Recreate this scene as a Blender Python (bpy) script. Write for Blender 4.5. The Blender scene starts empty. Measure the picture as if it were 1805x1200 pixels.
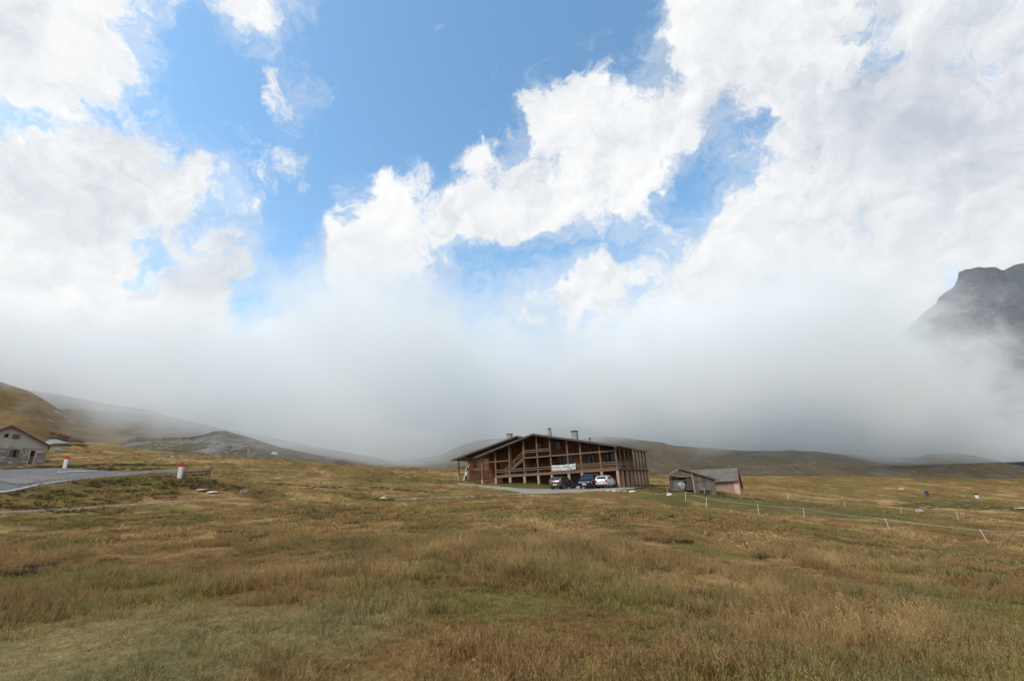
import bpy, bmesh, math, random
import numpy as np
from mathutils import Vector, Matrix, noise as mnoise
random.seed(7); rng = np.random.default_rng(7)
sc = bpy.context.scene
C = sc.collection
R = math.radians

# ------------------------------------------------------------------ camera (16 mm lens, tilted up, slight roll)
FPX, CXP, CYP = 802.0, 902.5, 600.0            # survey constants: focal length and centre of the 1805 x 1200 frame
TH, PH = R(17.9), R(2.85)
CAM = np.array([0, 0, 1.6])
_F = np.array([0, math.cos(TH), math.sin(TH)]); _R0 = np.array([1.0, 0, 0]); _U0 = np.array([0, -math.sin(TH), math.cos(TH)])
_R = math.cos(PH) * _R0 - math.sin(PH) * _U0; _U = math.cos(PH) * _U0 + math.sin(PH) * _R0
cd = bpy.data.cameras.new('camera'); cam = bpy.data.objects.new('camera', cd); C.objects.link(cam)
cd.sensor_width = 36; cd.lens = FPX / 1805 * 36; cd.clip_end = 9000; cd.clip_start = 0.1
M = Matrix(((_R[0], _U[0], -_F[0], CAM[0]), (_R[1], _U[1], -_F[1], CAM[1]), (_R[2], _U[2], -_F[2], CAM[2]), (0, 0, 0, 1)))
cam.matrix_world = M; sc.camera = cam

def ray(px, py): return _F * FPX + _R * (px - CXP) + _U * (CYP - py)
def at(px, py, Y):                              # surveyed point: bearing plus distance north of the camera
    d = ray(px, py); return CAM + d * (Y / d[1])
def cdir(px, py):
    d = ray(px, py); return d / np.linalg.norm(d)

# ------------------------------------------------------------------ small helpers
def tag(o, label=None, cat=None, group=None, kind=None):
    if label: o['label'] = label
    if cat: o['category'] = cat
    if group: o['group'] = group
    if kind: o['kind'] = kind
    return o
def empty(name, loc=(0, 0, 0), rz=0):
    o = bpy.data.objects.new(name, None); C.objects.link(o); o.location = loc; o.rotation_euler = (0, 0, rz); return o
class MB:
    def __init__(s): s.v = []; s.f = []; s.m = []; s.cm = 0
    def add(s, vs, fs):
        b = len(s.v); s.v += [tuple(v) for v in vs]; s.f += [tuple(i + b for i in f) for f in fs]; s.m += [s.cm] * len(fs); return s
    def box(s, x0, x1, y0, y1, z0, z1):
        return s.add([(x0,y0,z0),(x1,y0,z0),(x1,y1,z0),(x0,y1,z0),(x0,y0,z1),(x1,y0,z1),(x1,y1,z1),(x0,y1,z1)],
                     [(3,2,1,0),(4,5,6,7),(0,1,5,4),(1,2,6,5),(2,3,7,6),(3,0,4,7)])
    def beam(s, p, q, w, h, up=(0, 0, 1)):       # rectangular bar from p to q
        p, q = Vector(p), Vector(q); d = (q - p).normalized(); a = d.cross(Vector(up))
        if a.length < 1e-4: a = d.cross(Vector((0, 1, 0)))
        a.normalize(); b = a.cross(d); a *= w / 2; b *= h / 2
        return s.add([p-a-b, p+a-b, p+a+b, p-a+b, q-a-b, q+a-b, q+a+b, q-a+b],
                     [(0,1,2,3),(7,6,5,4),(4,5,1,0),(5,6,2,1),(6,7,3,2),(7,4,0,3)])
    def tube(s, p, q, r0, r1=None, n=10, cap=True):
        r1 = r0 if r1 is None else r1; p, q = Vector(p), Vector(q); d = (q - p).normalized()
        a = d.cross(Vector((0, 0, 1)))
        if a.length < 1e-4: a = Vector((1, 0, 0))
        a.normalize(); b = a.cross(d)
        vs = []
        for c, r in ((p, r0), (q, r1)):
            for k in range(n): t = 2 * math.pi * k / n; vs.append(c + a * (r * math.cos(t)) + b * (r * math.sin(t)))
        fs = [(k, k + n, (k + 1) % n + n, (k + 1) % n) for k in range(n)]
        if cap: fs += [tuple(range(n)), tuple(range(2 * n - 1, n - 1, -1))]
        return s.add(vs, fs)
    def lathe(s, c, axis, prof, n=16):           # profile (t along axis, r)
        d = Vector(axis).normalized(); a = d.cross(Vector((0, 0, 1)))
        if a.length < 1e-4: a = Vector((1, 0, 0))
        a.normalize(); b = a.cross(d); c = Vector(c); vs = []; fs = []
        for t, r in prof:
            for k in range(n): u = 2 * math.pi * k / n; vs.append(c + d * t + a * (r * math.cos(u)) + b * (r * math.sin(u)))
        for i in range(len(prof) - 1):
            for k in range(n): fs.append((i*n+k, (i+1)*n+k, (i+1)*n+(k+1)%n, i*n+(k+1)%n))
        fs += [tuple(range(n)), tuple(range(len(vs) - 1, len(vs) - n - 1, -1))]
        return s.add(vs, fs)
    def prism(s, poly, y0, y1):                  # polygon in (x,z) extruded along y
        n = len(poly); vs = [(x, y0, z) for x, z in poly] + [(x, y1, z) for x, z in poly]
        return s.add(vs, [tuple(range(n)), tuple(range(2*n-1, n-1, -1))] + [(k, k+n, (k+1)%n+n, (k+1)%n) for k in range(n)])
    def build(s, name, mats, parent=None, smooth=False, bevel=0, loc=None):
        me = bpy.data.meshes.new(name); me.from_pydata(s.v, [], s.f)
        for m in (mats if isinstance(mats, (list, tuple)) else [mats]): me.materials.append(m)
        if any(s.m): me.polygons.foreach_set('material_index', s.m)
        bm = bmesh.new(); bm.from_mesh(me); bmesh.ops.recalc_face_normals(bm, faces=bm.faces)
        if bevel: bmesh.ops.bevel(bm, geom=bm.edges[:], offset=bevel, segments=2, affect='EDGES', clamp_overlap=True)
        bm.to_mesh(me); bm.free()
        if smooth: me.polygons.foreach_set('use_smooth', [True] * len(me.polygons))
        o = bpy.data.objects.new(name, me); C.objects.link(o)
        if parent: o.parent = parent
        if loc is not None: o.location = loc
        return o
def grid_mesh(name, P, mats, smooth=True):       # P: array rows x cols x 3
    n, m = P.shape[:2]; me = bpy.data.meshes.new(name)
    i = np.arange(n * m).reshape(n, m)
    q = np.stack([i[:-1, :-1], i[:-1, 1:], i[1:, 1:], i[1:, :-1]], -1).reshape(-1, 4)
    me.vertices.add(n * m); me.vertices.foreach_set('co', P.reshape(-1).astype(np.float32))
    me.loops.add(q.size); me.loops.foreach_set('vertex_index', q.reshape(-1).astype(np.int32))
    me.polygons.add(len(q)); me.polygons.foreach_set('loop_start', np.arange(0, q.size, 4, dtype=np.int32))
    me.update(calc_edges=True); me.validate()
    for mt in (mats if isinstance(mats, (list, tuple)) else [mats]): me.materials.append(mt)
    if smooth: me.polygons.foreach_set('use_smooth', np.ones(len(me.polygons), bool))
    o = bpy.data.objects.new(name, me); C.objects.link(o); return o

# numpy value noise
def _h(ix, iy, s): 
    n = (ix * 374761393 + iy * 668265263 + s * 1442695041) & 0x7fffffff
    n = ((n ^ (n >> 13)) * 1274126177) & 0x7fffffff
    return ((n ^ (n >> 16)) & 0xffff) / 65535.0
def vn(x, y, s=0):
    x = np.asarray(x, float); y = np.asarray(y, float)
    ix = np.floor(x).astype(np.int64); iy = np.floor(y).astype(np.int64); fx = x - ix; fy = y - iy
    fx = fx*fx*fx*(fx*(fx*6-15)+10); fy = fy*fy*fy*(fy*(fy*6-15)+10)
    return (_h(ix,iy,s)*(1-fx)+_h(ix+1,iy,s)*fx)*(1-fy)+(_h(ix,iy+1,s)*(1-fx)+_h(ix+1,iy+1,s)*fx)*fy
def fbm(x, y, o=4, s=0):
    t = 0; a = 0.5; tot = 0
    for k in range(o): t = t + a * vn(x, y, s + k * 17); tot += a; a *= 0.5; x = x * 2.03 + 3.1; y = y * 2.03 + 7.7
    return t / tot - 0.5

# ------------------------------------------------------------------ material helpers
class NT:
    def __init__(s, nt): s.nt = nt; s.N = nt.nodes; s.L = nt.links
    def n(s, t, **k):
        o = s.N.new(t)
        for a, b in k.items(): setattr(o, a, b)
        return o
    def set(s, sock, v):
        if isinstance(v, bpy.types.NodeSocket): s.L.new(v, sock)
        elif v is not None: sock.default_value = v
    def math(s, op, a, b=None, c=None, clamp=False):
        o = s.n('ShaderNodeMath', operation=op, use_clamp=clamp)
        for i, v in enumerate((a, b, c)): s.set(o.inputs[i], v)
        return o.outputs[0]
    def vmath(s, op, a, b=None, sc_=None):
        o = s.n('ShaderNodeVectorMath', operation=op); s.set(o.inputs[0], a); s.set(o.inputs[1], b)
        if sc_ is not None: s.set(o.inputs['Scale'], sc_)
        return o.outputs['Value'] if op in ('DOT_PRODUCT', 'LENGTH') else o.outputs[0]
    def noise(s, vec, scale, detail=4, rough=0.55, dist=0, out=0):
        o = s.n('ShaderNodeTexNoise'); s.set(o.inputs['Vector'], vec); s.set(o.inputs['Scale'], scale)
        o.inputs['Detail'].default_value = detail; o.inputs['Roughness'].default_value = rough; o.inputs['Distortion'].default_value = dist
        return o.outputs[out]
    def ramp(s, fac, stops, interp='LINEAR'):
        o = s.n('ShaderNodeValToRGB'); s.set(o.inputs[0], fac); cr = o.color_ramp; cr.interpolation = interp
        while len(cr.elements) < len(stops): cr.elements.new(0.5)
        for e, (p, c) in zip(cr.elements, stops): e.position = p; e.color = (*c, 1) if len(c) == 3 else c
        return o.outputs[0]
    def mix(s, f, a, b, mode='MIX'):
        o = s.n('ShaderNodeMix', data_type='RGBA', blend_type=mode); s.set(o.inputs[0], f)
        for i, v in ((6, a), (7, b)):
            if isinstance(v, tuple) and len(v) == 3: v = (*v, 1)
            s.set(o.inputs[i], v)
        return o.outputs[2]
    def smooth(s, v, a, b, lo=0.0, hi=1.0):
        o = s.n('ShaderNodeMapRange', interpolation_type='SMOOTHSTEP'); s.set(o.inputs[0], v)
        for i, x in ((1, a), (2, b), (3, lo), (4, hi)): s.set(o.inputs[i], x)
        return o.outputs[0]
    def bump(s, h, strength=0.5, dist=0.05):
        o = s.n('ShaderNodeBump'); s.set(o.inputs['Height'], h); o.inputs['Strength'].default_value = strength; o.inputs['Distance'].default_value = dist
        return o.outputs[0]
    def pos(s): return s.n('ShaderNodeNewGeometry').outputs['Position']
    def obj(s): return s.n('ShaderNodeTexCoord').outputs['Object']
    def attr(s, name, out='Fac'): return s.n('ShaderNodeAttribute', attribute_name=name).outputs[out]
def mat(name):
    m = bpy.data.materials.new(name); m.use_nodes = True; t = NT(m.node_tree); b = t.N['Principled BSDF']; return m, t, b
def plain(name, col, rough=0.6, metal=0, var=0.15, scale=6, spec=0.4):
    m, t, b = mat(name); c = tuple(col)
    nz = t.noise(t.obj(), scale, 5, 0.65)
    t.set(b.inputs['Base Color'], t.mix(t.smooth(nz, 0.3, 0.7), tuple(x * (1 - var) for x in c), tuple(min(1, x * (1 + var)) for x in c)))
    b.inputs['Roughness'].default_value = rough; b.inputs['Metallic'].default_value = metal; b.inputs['Specular IOR Level'].default_value = spec
    return m

# ------------------------------------------------------------------ terrain heights (surveyed control points)
H0, D1, D2 = None, None, None
ANG = R(61); P0 = at(1092, 859, 62)             # front right corner of the lodge
dU = np.array([-math.sin(ANG), math.cos(ANG), 0]); dV = np.array([math.cos(ANG), math.sin(ANG), 0])
def uv(u, v, z=0): return P0 + dU * u + dV * v + np.array([0, 0, z])
ctl = []
for px, py, Y in [(902,1200,4.4),(902,1050,7.6),(902,1000,10),(902,950,16),(902,920,23.5),(902,900,30),(902,882,41),(902,871,52),
    (500,1200,4.4),(500,1050,7.8),(500,980,13),(500,930,22),(500,900,30),(500,880,38),(500,862,48),(500,845,60),(500,828,74),(500,816,86),
    (60,1200,4.3),(60,1100,6.6),(60,1000,12.5),(60,950,18),(60,910,24.5),(60,888,28),
    (1250,1200,4.7),(1250,1050,8.6),(1250,980,14.5),(1250,930,25),(1250,900,40),(1250,885,50),
    (1741,1200,5.2),(1741,1100,9),(1741,1010,18),(1741,960,31),(1741,925,46),(1741,900,64),(1741,875,95),(1741,855,128),
    (0,873,27),(60,861,31),(130,848,36),(200,841,42),(280,836,50),(0,833,46),(60,833,48),(130,833,50),(200,833.5,52),
    (45,820,62),(113,826,47),(170,812,62),(240,806,72),(316,844,38),(340,838,47),(350,825,60),(350,809,76),(420,812,78),
    (600,838,70),(600,825,86),(600,860,52),(600,880,40),(700,850,66),(700,838,84),(700,832,96),(790,842,90),(790,852,72),(760,870,54),(700,890,40),
    (985,862,60),(1040,862,59.5),(1075,860.5,59.5),(1000,869,55),(930,869,55),(870,858,66),(1120,864,58),(1150,868,57),
    (1265,872,58),(1205,866,58.5),(1309,870,63),(1330,862,80),(1310,839,150),(1550,837,152),(1800,845,150),(1420,850,110),(1600,860,100),(1800,866,105),
    (1571,939,34),(1418,913,43),(1338,909,45),(1244,894,48),(1690,918,50),(1591,909,56),(1489,894,64),(1389,880,72),(1180,880,52),
    (1200,845,95),(1160,852,85)]:
    ctl.append(at(px, py, Y))
for u, v, z in [(0,0,0),(0,-3,-.05),(5,0,.1),(9.5,0,.5),(11.5,.3,1.0),(14,.3,1.12),(16,0,1.18),(18.6,0,1.28),(21,0,1.4),(26.5,4,2.1),(28.4,4,2.2),(0,5,.05),(0,15,.06),(10,8,.8),(20,10,2.0),(10,16,.9),(22,16,2.6)]:
    ctl.append(uv(u, v, z))
for p in [(0,-12,0),(-40,-15,2),(40,-15,-4),(0,-60,0),(-120,-40,10),(120,-40,-14),(-120,60,14),(-140,120,22),(150,60,-13),(0,150,7),(-60,150,13),(-140,200,24),(60,190,-1),(140,200,-7),(220,180,-14),(0,220,6),(-160,20,12),(160,10,-15),(90,20,-9)]:
    ctl.append(np.array(p, float))
ctl = np.array(ctl)
def _U_(r2): return 0.5 * r2 * np.log(r2 + 1e-9)
_S = 50.0; _pxy = ctl[:, :2] / _S; _n = len(ctl)
_K = _U_(((_pxy[:, None] - _pxy[None]) ** 2).sum(-1)) + np.eye(_n) * 2e-4
_Pm = np.hstack([np.ones((_n, 1)), _pxy]); _A = np.zeros((_n + 3, _n + 3)); _A[:_n, :_n] = _K; _A[:_n, _n:] = _Pm; _A[_n:, :_n] = _Pm.T
_w = np.linalg.solve(_A, np.concatenate([ctl[:, 2], np.zeros(3)]))
def Hs(x, y):                                    # smooth height
    x = np.atleast_1d(np.asarray(x, float)); y = np.atleast_1d(np.asarray(y, float))
    r = np.hypot(x, y); k = np.where(r > 240, 240 / np.maximum(r, 1e-6), 1); q = np.stack([x * k, y * k], -1) / _S
    out = np.empty(len(q))
    for i in range(0, len(q), 20000):
        a = q[i:i+20000]; out[i:i+20000] = _U_(((a[:, None] - _pxy[None]) ** 2).sum(-1)) @ _w[:_n] + _w[_n] + a @ _w[_n+1:]
    return out
def bumps(x, y):
    r = np.hypot(x, y); a_, b_ = at(-20, 858, 30)[:2], at(290, 834.5, 54)[:2]; ab = b_ - a_; tt = np.clip(((x - a_[0]) * ab[0] + (y - a_[1]) * ab[1]) / (ab @ ab), 0, 1)
    dr = np.hypot(x - a_[0] - tt * ab[0], y - a_[1] - tt * ab[1]); k = np.clip(r / 12, 0.3, 1) * np.clip((dr - 7) / 8, .04, 1) * np.where(np.hypot(x - 3, y - 68) < 22, .25, 1)
    return k * (0.30 * fbm(x / 6, y / 6, 3, 3) + 0.16 * fbm(x / 1.6, y / 1.6, 3, 11)) + np.clip((r - 60) / 120, 0, 1) * 1.4 * fbm(x / 26, y / 26, 4, 5)
def H(x, y):
    o = Hs(x, y) + bumps(np.atleast_1d(np.asarray(x, float)), np.atleast_1d(np.asarray(y, float)))
    return o
def h1(x, y): return float(H(x, y)[0])
def hit(px, py, y0=3, y1=170):                   # where a sight line meets the meadow
    d = ray(px, py); Y = np.geomspace(y0, y1, 900); p = CAM[None] + d[None] * (Y / d[1])[:, None]
    g = p[:, 2] - H(p[:, 0], p[:, 1]); k = np.argmax(g < 0)
    if g[k] >= 0: k = int(np.argmin(g))
    q = p[k]; return np.array([q[0], q[1], h1(q[0], q[1])])
# ------------------------------------------------------------------ meadow colours (shared by turf sheet and grass blades)
def meadow_color(t, P):
    big = t.noise(P, 0.06, 4, 0.6, 0.4); mid = t.noise(P, 0.33, 5, 0.62, 0.6); fine = t.noise(P, 1.3, 5, 0.65)
    v = t.math('ADD', t.math('MULTIPLY', big, 0.35), t.math('ADD', t.math('MULTIPLY', mid, 0.45), t.math('MULTIPLY', fine, 0.2)))
    base = t.ramp(v, [(0.40, (0.060, 0.052, 0.014)), (0.45, (0.125, 0.095, 0.028)), (0.485, (0.185, 0.118, 0.042)), (0.52, (0.255, 0.158, 0.066)), (0.57, (0.40, 0.285, 0.145))])
    m2 = t.noise(t.vmath('ADD', P, (37, 11, 5)), 0.17, 4, 0.6, 0.5)
    c = t.mix(t.smooth(m2, 0.50, 0.60), base, t.mix(0.80, base, (0.125, 0.120, 0.022)))
    m3 = t.noise(t.vmath('ADD', P, (-21, 63, 9)), 0.36, 4, 0.6, 0.5)
    c = t.mix(t.smooth(m3, 0.52, 0.60), c, t.mix(0.7, c, (0.165, 0.074, 0.026)))
    # cool grazed turf near the viewer's left foot, greener ground below the sheds and behind the fence
    sx = t.n('ShaderNodeSeparateXYZ'); t.set(sx.inputs[0], P)
    def blob(x, y, r):
        d = t.math('SQRT', t.math('ADD', t.math('POWER', t.math('SUBTRACT', sx.outputs[0], x), 2.0), t.math('POWER', t.math('SUBTRACT', sx.outputs[1], y), 2.0)))
        return t.smooth(t.math('ADD', d, t.math('MULTIPLY', t.math('SUBTRACT', mid, 0.5), r * 1.6)), r, r * 0.45)
    g1 = t.math('MAXIMUM', blob(-4.4, 5.2, 2.7), blob(-2.3, 6.1, 1.5))
    c = t.mix(t.math('MULTIPLY', g1, 0.6), c, t.mix(mid, (0.105, 0.125, 0.060), (0.36, 0.32, 0.17)))
    g2 = t.math('MAXIMUM', t.math('MAXIMUM', blob(20, 54, 9), blob(66, 72, 13)), t.math('MAXIMUM', blob(31, 50, 9), blob(2, 65, 8)))
    c = t.mix(t.math('MULTIPLY', g2, 0.72), c, t.mix(fine, (0.030, 0.050, 0.012), (0.085, 0.100, 0.028)))
    g3 = t.math('MAXIMUM', t.math('MAXIMUM', blob(-31, 40, 5), blob(-38, 44, 5)), t.math('MAXIMUM', blob(-33, 32, 5), blob(-52, 58, 7)))
    c = t.mix(t.math('MULTIPLY', g3, 0.6), c, t.mix(fine, (0.035, 0.045, 0.015), (0.120, 0.112, 0.040)))
    return t.mix(1.0, c, (1.10, 1.08, 0.92), 'MULTIPLY')

def mk_turf():
    m, t, b = mat('meadow turf'); P = t.pos(); c = meadow_color(t, P); c = t.vmath('SCALE', c, sc_=1.08)
    f = t.noise(P, 9, 6, 0.7); c = t.mix(t.smooth(f, 0.3, 0.75), t.mix(0.55, c, (0.030, 0.022, 0.010)), t.mix(0.20, c, (0.26, 0.20, 0.11)))
    # patches of bare earth and scattered pale grit
    e = t.noise(t.vmath('ADD', P, (5, 9, 2)), 0.7, 6, 0.7); c = t.mix(t.smooth(e, 0.66, 0.74), c, (0.085, 0.070, 0.055))
    t.set(b.inputs['Base Color'], c); b.inputs['Roughness'].default_value = 0.95; b.inputs['Specular IOR Level'].default_value = 0.1
    hh = t.math('ADD', t.math('MULTIPLY', t.noise(P, 3, 6, 0.75), 0.6), t.math('MULTIPLY', t.noise(P, 14, 4, 0.7), 0.25))
    t.set(b.inputs['Normal'], t.bump(hh, 0.8, 0.35)); return m
def mk_blade():
    m, t, b = mat('grass blade'); P = t.pos(); c = meadow_color(t, P); r = t.attr('rnd'); tip = t.attr('tip')
    oi = t.n('ShaderNodeObjectInfo').outputs['Random']
    c = t.vmath('SCALE', c, sc_=t.math('MULTIPLY', t.smooth(r, 0.0, 1.0, 0.50, 1.45), t.smooth(oi, 0.0, 1.0, 0.72, 1.45)))
    c = t.mix(t.smooth(r, 0.80, 1.0, 0.0, 0.75), c, (0.46, 0.365, 0.215))
    c = t.mix(t.math('MULTIPLY', tip, 0.28), c, (0.42, 0.33, 0.19))
    c = t.mix(t.smooth(oi, 0.7, 1.0, 0.0, 0.55), c, (0.085, 0.088, 0.022))
    t.set(b.inputs['Base Color'], c); b.inputs['Roughness'].default_value = 0.7; b.inputs['Specular IOR Level'].default_value = 0.2
    b.inputs['Subsurface Weight'].default_value = 0
    tr = t.n('ShaderNodeBsdfTranslucent'); t.set(tr.inputs['Color'], c); mx = t.n('ShaderNodeMixShader'); mx.inputs[0].default_value = 0.22
    t.L.new(b.outputs[0], mx.inputs[1]); t.L.new(tr.outputs[0], mx.inputs[2]); t.L.new(mx.outputs[0], t.N['Material Output'].inputs['Surface']); return m
def mk_hill(name, grass=((0.060,0.050,0.022),(0.125,0.085,0.038)), rock=((0.09,0.09,0.095),(0.26,0.26,0.26)), lo=0.52, hi=0.6, sc_=1.0, steep=0.0):
    m, t, b = mat(name); P = t.pos(); g = t.noise(P, 0.05 * sc_, 6, 0.65, 0.5); g2 = t.noise(P, 0.5 * sc_, 6, 0.7)
    g3 = t.noise(t.vmath('MULTIPLY', P, (1, 1, 5)), 0.16 * sc_, 7, 0.7, 0.6); c = t.mix(t.smooth(t.math('ADD', t.math('MULTIPLY', g, 0.4), t.math('ADD', t.math('MULTIPLY', g2, 0.3), t.math('MULTIPLY', g3, 0.3))), 0.40, 0.60), *grass)
    vo = t.n('ShaderNodeTexVoronoi'); t.set(vo.inputs['Vector'], P); vo.inputs['Scale'].default_value = 0.55 * sc_
    rk = t.mix(t.smooth(t.math('ADD', t.math('MULTIPLY', t.noise(P, 0.9 * sc_, 8, 0.75, 0.6), 0.5), t.math('ADD', t.math('MULTIPLY', g3, 0.45), t.math('MULTIPLY', vo.outputs['Distance'], 0.1))), 0.36, 0.66), *rock)
    k = t.noise(t.vmath('ADD', t.vmath('MULTIPLY', P, (1, 1, 2.2)), (9, 4, 1)), 0.045 * sc_, 7, 0.66, 0.7)
    if steep:
        s = t.n('ShaderNodeSeparateXYZ'); t.set(s.inputs[0], t.n('ShaderNodeNewGeometry').outputs['True Normal']); k = t.math('ADD', k, t.math('MULTIPLY', t.math('SUBTRACT', 0.85, s.outputs[2]), steep))
    t.set(b.inputs['Base Color'], t.mix(t.smooth(k, lo, hi), c, rk)); b.inputs['Roughness'].default_value = 0.95; b.inputs['Specular IOR Level'].default_value = 0.1
    t.set(b.inputs['Normal'], t.bump(t.noise(P, 0.5 * sc_, 8, 0.75), 1.0, 1.0 / sc_)); return m
TURF = mk_turf(); BLADE = mk_blade()

# ------------------------------------------------------------------ ground sheet
az = np.concatenate([np.arange(-180, -62, 4.0), np.arange(-62, 62, 0.28), np.arange(62, 180.1, 4.0)])
rr = np.concatenate([[0.05], np.geomspace(1.0, 300, 300), np.geomspace(330, 4000, 14)])
A, RR = np.meshgrid(np.radians(az), rr, indexing='ij'); X = (np.sin(A) * RR); Yg = (np.cos(A) * RR)
Z = H(X.ravel(), Yg.ravel()).reshape(X.shape)
ground = tag(grid_mesh('ground', np.stack([X, Yg, Z], -1), TURF), kind='structure')

def strip(name, near, far, m, lift=0.05, nl=60, nw=8, ragged=0.0, kind='structure', noise_z=0):
    # a track draped over the ground between two surveyed edges
    def line(pts):
        q = np.array([p if len(p) == 3 else hit(*p) for p in pts], float); s = np.r_[0, np.cumsum(np.linalg.norm(np.diff(q[:, :2], axis=0), axis=1))]
        u = np.linspace(0, s[-1], nl); return np.stack([np.interp(u, s, q[:, 0]), np.interp(u, s, q[:, 1])], -1)
    a, b = line(near), line(far)
    if ragged:
        k = np.arange(nl) / nl * 20; w = (b - a); a = a + w * (fbm(k * 1.3, k * 0 + 3, 3, 31) * ragged)[:, None]; b = b + w * (fbm(k * 1.3, k * 0 + 9, 3, 37) * ragged)[:, None]
    t = np.linspace(0, 1, nw)[None, :, None]; xy = a[:, None] * (1 - t) + b[:, None] * t
    # a low crown with edges tucked into the turf
    e = np.where((np.arange(nw) == 0) | (np.arange(nw) == nw - 1), -0.06, lift)[None, :] * np.ones((nl, 1))
    z = H(xy[..., 0].ravel(), xy[..., 1].ravel()).reshape(nl, nw) + e
    STRIPS.append((a, b)); o = grid_mesh(name, np.concatenate([xy, z[..., None]], -1), m); return tag(o, kind=kind)
STRIPS = []
def gravel(name, c0, c1, scale=6, bumpd=0.05):
    m, t, b = mat(name); P = t.pos(); n = t.noise(P, scale, 7, 0.75); n2 = t.noise(P, 0.5, 4, 0.6)
    c = t.mix(t.smooth(t.math('ADD', t.math('MULTIPLY', n, 0.65), t.math('MULTIPLY', n2, 0.35)), 0.36, 0.64), c0, c1)
    t.set(b.inputs['Base Color'], c); b.inputs['Roughness'].default_value = 0.92; b.inputs['Specular IOR Level'].default_value = 0.2; t.set(b.inputs['Normal'], t.bump(n, 0.7, bumpd)); return m
ASPH = gravel('asphalt', (0.085, 0.088, 0.094), (0.135, 0.138, 0.145), 12, 0.02)
GRAV = gravel('driveway gravel', (0.17, 0.165, 0.155), (0.27, 0.265, 0.25), 5, 0.04)
DIRT = gravel('dirt track', (0.13, 0.10, 0.07), (0.26, 0.21, 0.15), 3, 0.06)
ROADG = gravel('road grit', (0.095, 0.093, 0.088), (0.18, 0.172, 0.16), 4, 0.06)
WLINE = plain('road paint', (0.36, 0.36, 0.35), 0.7, 0, 0.25, 3)

# ------------------------------------------------------------------ hills and mountains: slopes with real depth behind the meadow
def ridge(name, pts, yF, yC, yB, m, amp=2.0, prof=1.0, nc=220, nr=70, wl=30, drop=0.35, foot=-2.0, seed=0, crag=0.0):
    pts = np.array(pts, float); px = np.linspace(pts[0, 0], pts[-1, 0], nc); py = np.interp(px, pts[:, 0], pts[:, 1])
    cr = np.array([at(a, b, yC) for a, b in zip(px, py)])
    cr[:, 2] += amp * 0.25 * (fbm(cr[:, 0] / wl * 3, cr[:, 0] * 0 + seed, 4, seed))
    fx, fy = cr[:, 0] * yF / yC, np.full(nc, float(yF)); fz = H(fx, fy) + foot
    bx = cr[:, 0] * yB / yC; by = np.full(nc, float(yB)); bz = cr[:, 2] - (cr[:, 2] - fz) * drop
    n2 = nr // 3; P = np.zeros((nr + n2, nc, 3))
    for i in range(nr):
        s = i / (nr - 1); k = s ** prof; x = fx + (cr[:, 0] - fx) * s; y = fy + (cr[:, 1] - fy) * s; w = 4 * s * (1 - s) if s < .5 else 1 - (2*s-1)**4
        z = fz + (cr[:, 2] - fz) * k + amp * w * (fbm(x / wl, y / wl, 5, seed + 3) + 0.25 * fbm(x / wl * 5, y / wl * 5, 4, seed + 9))
        if crag: z += crag * w * (np.abs(fbm(x / wl * 2.2, z / wl * 4 + y / wl, 5, seed + 21)) * 2 - 0.35)
        P[i] = np.stack([x, y, z], -1)
    for i in range(n2):
        s = (i + 1) / n2; P[nr + i] = np.stack([cr[:, 0] + (bx - cr[:, 0]) * s, cr[:, 1] + (by - cr[:, 1]) * s, cr[:, 2] + (bz - cr[:, 2]) * s * s], -1)
    return tag(grid_mesh(name, P, m), kind='structure')
HG = mk_hill('hill grass', ((0.105,0.075,0.030),(0.215,0.135,0.062)), lo=0.64, hi=0.72)
HG2 = mk_hill('far hill grass', ((0.090,0.070,0.034),(0.175,0.118,0.060)), ((0.06,0.06,0.06),(0.15,0.15,0.15)), 0.60, 0.70)
HR = mk_hill('rocky hill', ((0.110,0.090,0.052),(0.205,0.155,0.090)), ((0.08,0.084,0.088),(0.22,0.22,0.22)), 0.53, 0.62, 1.4)
SCR = mk_hill('scree cutting', ((0.070,0.062,0.036),(0.12,0.10,0.06)), ((0.06,0.062,0.065),(0.24,0.24,0.235)), 0.485, 0.60, 2.2)
MTN = mk_hill('mountain rock', ((0.016,0.026,0.034),(0.038,0.050,0.058)), ((0.007,0.012,0.022),(0.062,0.082,0.110)), 0.42, 0.54, 0.30, 0.5)
MTF = mk_hill('far mountain rock', ((0.07,0.07,0.06),(0.10,0.09,0.07)), ((0.06,0.065,0.07),(0.16,0.16,0.16)), 0.45, 0.58, 0.2)
ridge('hill', [(-260,640),(-90,660),(0,674),(51,690),(80,707),(107,724),(143,749),(179,761),(194,772),(240,790),(270,806)], 84, 132, 200, HG, 3.0, 1.15, seed=1, wl=26)
ridge('hill', [(-60,676),(40,684),(64,688),(115,699),(176,710),(215,715),(260,721),(310,737),(370,752),(450,766),(560,788),(680,814),(790,838),(880,856)], 105, 178, 300, HG2, 5, 0.9, seed=5, wl=45)
ridge('scree_slope', [(215,782),(240,771),(330,771),(360,766),(380,759),(395,758),(412,763),(430,768),(455,776),(490,787),(540,798),(620,812),(720,830),(820,846)], 92, 116, 150, SCR, 1.2, 0.8, seed=8, wl=14)
ridge('hill', [(560,812),(700,812),(770,804),(815,784),(850,775),(900,772),(960,780),(1040,790),(1100,800)], 112, 175, 260, HR, 3.5, 1.0, seed=12, wl=24, crag=1.5)
ridge('hill', [(940,790),(1030,774),(1050,768),(1100,771),(1160,780),(1215,787),(1262,791),(1310,795),(1360,795),(1400,794),(1440,796),(1475,800),(1530,810),(1600,822),(1680,836)], 158, 232, 330, HR, 4.5, 0.9, seed=15, wl=34)
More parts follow.
